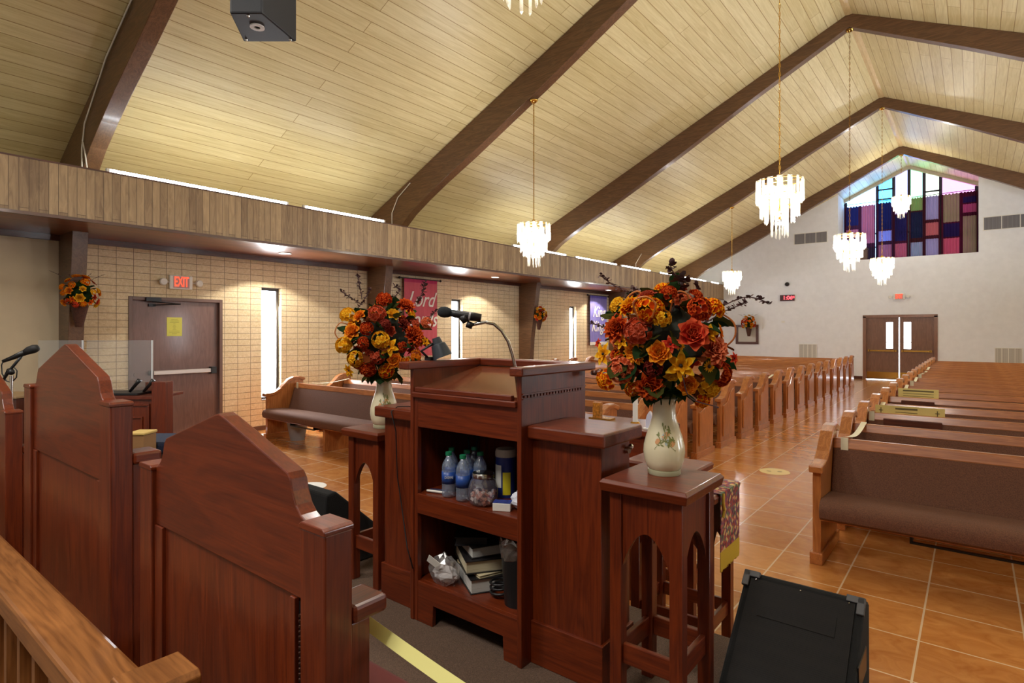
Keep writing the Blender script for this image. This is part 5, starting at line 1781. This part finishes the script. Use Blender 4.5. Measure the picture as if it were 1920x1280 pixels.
# golden oak rail in front of the camera
t = T('choir_rail', 'golden oak hand rail with balusters crossing the lower left corner', 'railing', (-3.0, .45, HS))
obj('hand_rail', B().box(-5.2, -1.40, .385, .50, .86, .93), RAILW['x'], t, bevel=.010)
obj('bottom_rail', B().box(-5.2, -1.40, .41, .475, HS + .05, HS + .10), RAILW['x'], t, bevel=.004)
for k in range(22):
    x = -1.55 - k * .165
    obj('baluster', B().box(x - .016, x + .016, .427, .459, HS + .10, .86), RAILW['z'], t)
nw = obj('newel_post', B().box(-1.345, -1.235, .41, .52, HS, .975), RAILW['z'], t, bevel=.004)
obj('newel_cap', B().prism([(-1.352, .965), (-1.228, .965), (-1.228, .99), (-1.24, 1.0), (-1.34, 1.0), (-1.352, .99)], 'y', .403, .527), RAILW['x'], nw, bevel=.003)

# yellow ribbon tied across the pulpit chairs
b = B()
pts = []
n = 16
p0, p1 = Vector((-1.03, .765, 1.077)), Vector((-.40, .765, 1.012))
v = []
for i in range(n + 1):
    s = i / n
    p = p0.lerp(p1, s) + Vector((0, 0, -.008 * math.sin(PI * s)))
    v += [p + Vector((0, .008, .010)), p + Vector((0, -.008, -.010)), p + Vector((0, .0092, .0090)), p + Vector((0, -.0068, -.011))]
f = []
for i in range(n):
    a = i * 4
    f += [(a, a + 1, a + 5, a + 4), (a + 2, a + 6, a + 7, a + 3), (a, a + 4, a + 6, a + 2), (a + 1, a + 3, a + 7, a + 5)]
b.add(v, f)
tag(obj('ribbon', b, plain('lemon_ribbon', srgb(232, 226, 146), .45), smooth=False), 'bright lemon yellow ribbon running from the nearest pulpit chair to the bottom edge', 'ribbon')

# ------------------------------------------------------------------ stage monitors
def wedge(label, x0, x1, prof, grill):
    t = T('stage_monitor', label, 'loudspeaker', ((x0 + x1) / 2, prof[0][0], HS), 'black wedge monitors')
    obj('cabinet', B().prism(prof, 'x', x0, x1), plain('black_carpet_cover', srgb(10, 10, 11), .95, noise=.3, nscale=300, bump=.4), t, bevel=.012)
    return t
M_mesh, nt, p = nmat('perforated_grille')
tc = N(nt, 'ShaderNodeTexCoord')
mp = N(nt, 'ShaderNodeMapping')
mp.inputs['Scale'].default_value = (200, 200, 200)
nt.links.new(tc.outputs['Object'], mp.inputs[0])
vo = N(nt, 'ShaderNodeTexVoronoi')
vo.inputs['Randomness'].default_value = 0
nt.links.new(mp.outputs[0], vo.inputs['Vector'])
vo.inputs['Scale'].default_value = 1.0
rp = N(nt, 'ShaderNodeValToRGB')
rp.color_ramp.elements[0].position = .30
rp.color_ramp.elements[0].color = srgb(8, 8, 8)
rp.color_ramp.elements[1].position = .42
rp.color_ramp.elements[1].color = srgb(24, 20, 18)
nt.links.new(vo.outputs['Distance'], rp.inputs[0])
nt.links.new(rp.outputs[0], p.inputs['Base Color'])
p.inputs['Roughness'].default_value = .6
p.inputs['Specular IOR Level'].default_value = .15
# right wedge: face slants up toward the chairs
fy0, fz0, fy1, fz1 = 2.06, .40, 2.42, .72
mx0, mx1 = -.72, -.305
t = wedge('black wedge monitor with a wide mesh grille, on the platform edge at bottom right', mx0, mx1, [(2.04, HS + .005), (fy0, fz0), (fy1, fz1), (2.52, .68), (2.53, HS + .005)], True)
d = Vector((0, fy1 - fy0, fz1 - fz0))
Lf = d.length
d.normalize()
nrm = Vector((0, -d.z, d.y))
M = Matrix((Vector((1, 0, 0)), d, nrm)).transposed()
cc = Vector(((mx0 + mx1) / 2, (fy0 + fy1) / 2, (fz0 + fz1) / 2))
obj('mesh_grille', B().obox(cc + nrm * .004, (mx1 - mx0 - .055, Lf - .05, .006), M), M_mesh, t)
b = B()
for sx, sy in ((-1, 1), (1, 1)):
    b = B()
    cx_ = cc + Vector((sx * ((mx1 - mx0) / 2 - .028), 0, 0)) + d * (sy * (Lf / 2 - .010)) + nrm * .006
    b.obox(cx_, (.06, .026, .014), M)
    b.obox(cc + Vector((sx * ((mx1 - mx0) / 2 - .010), 0, 0)) + d * (sy * (Lf / 2 - .03)) + nrm * .006, (.026, .065, .014), M)
    obj('corner_guard', b, plain('corner_plastic', srgb(62, 60, 62), .45), t, bevel=.003)
b = B()
for k in range(3):
    b.ball(tuple(cc + Vector(((k - 1) * .16, 0, 0)) + d * (Lf / 2 - .03) + nrm * .01), .0035, 6)
obj('grille_screw', b, M_chrome, t)
obj('side_handle', B().box(mx1 - .002, mx1 + .004, 2.24, 2.42, .47, .56), M_blackm, t, bevel=.004)
obj('horn_flare', B().obox(cc + d * .11 + nrm * .0085, (.26, .075, .002), M), M_mesh, t)
wedge('black wedge monitor seen from its back, left of the pulpit', -3.22, -2.76, [(1.80, HS), (1.84, .79), (1.90, .80), (2.30, .44), (2.32, HS)], False)
tag(obj('speaker_cable', B().tube([(-2.75, 2.0, .50), (-2.70, 2.05, .49), (-2.66, 2.1, .42), (-2.62, 2.22, .37)], .004, 6), M_cordw, smooth=True), 'thin pale cable looping from the left wedge monitor', 'cable')
tag(obj('floor_cable', B().tube([(-1.0, 1.55, HS + .006), (-.9, 1.75, HS + .006), (-.8, 1.9, HS + .008), (-.73, 2.05, HS + .008), (-.72, 2.0, HS + .3), (-.705, 1.95, HS + .006), (-.6, 1.8, HS + .006)][:4], .005, 6), M_black, smooth=True), 'black cable on the carpet under the right flower stand', 'cable')

# ------------------------------------------------------------------ organ corner at far left
ang = TH
def loc_org(r, f_, z):
    base = Vector((-5.37, 1.98, 0))
    return base + Rv * r + Fv * f_ + Vector((0, 0, z))
RM = Matrix((Rv, Fv, Vector((0, 0, 1)))).transposed()
t = T('organ_console', 'carved wooden organ console with a tall square end post, before the brown door', 'organ', (-5.9, 1.6, HS))
def ob(name, r0, r1, f0, f1, z0, z1, mat, parent=None, bevel=.003):
    c = loc_org((r0 + r1) / 2, (f0 + f1) / 2, (z0 + z1) / 2)
    return obj(name, B().obox(c, (r1 - r0, f1 - f0, z1 - z0), RM), mat, parent if parent is not None else t, bevel=bevel)
ob('end_post', -.055, .06, -.055, .06, HS, 1.262, CHERRY['z'])
body = ob('console_body', -1.35, -.06, 0, .05, HS, 1.11, CHERRY['z'])
ob('top_board', -1.38, -.056, -.02, .42, 1.11, 1.135, CHERRY['x'])
ob('raised_moulding', -.85, -.10, -.014, 0, 1.055, 1.075, CHERRY['x'], body)
ob('raised_moulding', -.85, -.83, -.014, 0, .55, 1.055, CHERRY['z'], body)
ob('raised_moulding', -.12, -.10, -.014, 0, .55, 1.055, CHERRY['z'], body)
ob('inner_moulding', -.46, -.445, -.012, 0, .55, .95, CHERRY['z'], body)
ob('inner_moulding', -.46, -.16, -.012, 0, .95, .965, CHERRY['z'], body)
ob('inner_moulding', -.175, -.16, -.012, 0, .55, .95, CHERRY['z'], body)
obj('back_riser', B().box(-6.15, -5.58, 2.03, 2.06, 1.136, 1.225), CHERRY['x'], t, bevel=.003)
ob('key_desk', -.75, -.25, .06, .32, 1.135, 1.155, M_black)
for k, l in enumerate(('dark microphone lying on the organ console top', 'second dark microphone lying beside the first')):
    p0 = loc_org(-.34 + k * .12, .10, 1.165)
    tag(obj('spare_microphone', B().tube([p0, p0 + Rv * .06 + Vector((0, 0, .07)), p0 + Rv * .085 + Vector((0, 0, .10))], [.012, .014, .02], 10), M_black, smooth=True), l, 'microphone')
M_acr = milky('acrylic', (.97, .98, .98, 1), srgb(210, 214, 216), .07, .08, .03)
for r0, r1, l in ((-1.34, -.93, 'clear acrylic shield nearest the left edge, on the organ'), (-.90, -.30, 'clear acrylic shield with a bright right edge, left of the brown door')):
    t2 = T('acrylic_shield', l, 'shield', tuple(loc_org((r0 + r1) / 2, .36, 1.135)), 'acrylic shields on the organ')
    ob('clear_sheet', r0, r1, .355, .361, 1.136, 1.605, M_acr, t2, 0)
    ob('sheet_edge', r1 - .012, r1, .352, .364, 1.136, 1.605, plain('acrylic_edge', srgb(206, 210, 214), .3), t2, 0)
    ob('sheet_stand', r0 + .02, r0 + .08, .30, .42, 1.136, 1.143, M_grey, t2, 0)
t = T('organ_bench', 'low bench with a dark blue cushion between the pulpit chairs', 'bench', tuple(at(300, 900, 3.9).xy) + (HS,))
c = at(302, 830, 3.7)
def ob2(name, c, sz, mat, bevel=.004):
    return obj(name, B().obox(c, sz, RM), mat, t, bevel=bevel)
zt = c.z
ob2('cushion', Vector((c.x, c.y, zt)), (.36, .34, .07), plain('blue_cushion', srgb(30, 40, 66), .9, noise=.3, nscale=200), .02)
ob2('bench_top', Vector((c.x, c.y, zt - .05)), (.38, .36, .03), M_black)
for sx in (-1, 1):
    for sy in (-1, 1):
        hh = zt - .065 - HS
        q = Vector((c.x, c.y, HS + hh / 2)) + Rv * (.16 * sx) + Fv * (.14 * sy)
        ob2('leg', q, (.035, .035, hh), M_blackm)
c = at(266, 850, 3.45)
t = T('wood_box', 'light topped wooden box beside the dark blue bench', 'box', (c.x, c.y, HS))
zt = at(266, 808, 3.45).z
ob2('box_body', Vector((c.x, c.y, (HS + zt - .015) / 2)), (.10, .12, zt - .015 - HS), plain('tan_box', srgb(150, 112, 72), .6))
ob2('box_lid', Vector((c.x, c.y, zt - .0075)), (.11, .13, .015), plain('buff_lid', srgb(206, 176, 104), .6))
c = at(26, 800, 4.7)
t = T('side_cabinet', 'low dark wooden cabinet with a paler top at the left edge', 'cabinet', (c.x, c.y, HS))
zt = at(26, 738, 4.7).z
ob2('cabinet_body', Vector((c.x, c.y, (HS + zt - .02) / 2)), (.32, .34, zt - .02 - HS), DARKW['z'])
ob2('cabinet_top', Vector((c.x, c.y, zt - .01)), (.35, .37, .02), plain('paler_top', srgb(150, 124, 90), .5))  # top board paler than the cabinet body
ob2('cabinet_door', Vector((c.x, c.y, (HS + zt - .1) / 2)) - Fv * .177, (.14, .012, zt - .2 - HS), CHERRY['z'])
# microphone stand
t = T('microphone_stand', 'black microphone on a boom stand at the left edge', 'microphone', tuple(at(22, 900, 3.9).xy) + (HS,))
P = lambda u, v, d=3.9: at(u, v, d)
bx_ = P(22, 700)
obj('stand_pole', B().cyl((bx_.x, bx_.y, HS + .03), tuple(P(22, 704)), .008).cyl(tuple(P(22, 716)), tuple(P(22, 704)), .012), M_chrome, t)
obj('tripod_base', B().lathe([(.001, .03), (.04, .025), (.13, .006), (.13, 0), (.001, 0)], (bx_.x, bx_.y, HS), 24), M_black, t, smooth='auto')
obj('boom_arm', B().tube([P(6, 712), P(20, 692), P(40, 668)], .009, 8).ball(tuple(P(21, 697)), .022, 10), M_black, t, smooth=True)
obj('mic_body', B().tube([P(6, 677), P(22, 671), P(48, 660)], [.011, .0145, .0205], 14), M_black, t, smooth=True)
obj('mic_head', B().tube([P(48, 660), P(54, 657), P(63, 654), P(70, 652), P(72, 651.5)], [.0205, .0265, .029, .022, .006], 16), plain('mic_grille', srgb(26, 26, 28), .6, bump=.5, nscale=300), t, smooth=True)
obj('mic_cable', B().tube([P(6, 677), P(3, 684), P(4, 700), P(12, 714), P(22, 717), P(31, 707), P(32, 695), P(26, 688), P(14, 692), P(8, 705), P(8, 735), (P(8, 735).x, P(8, 735).y, HS + .05)], .004, 6), M_black, t, smooth=True)
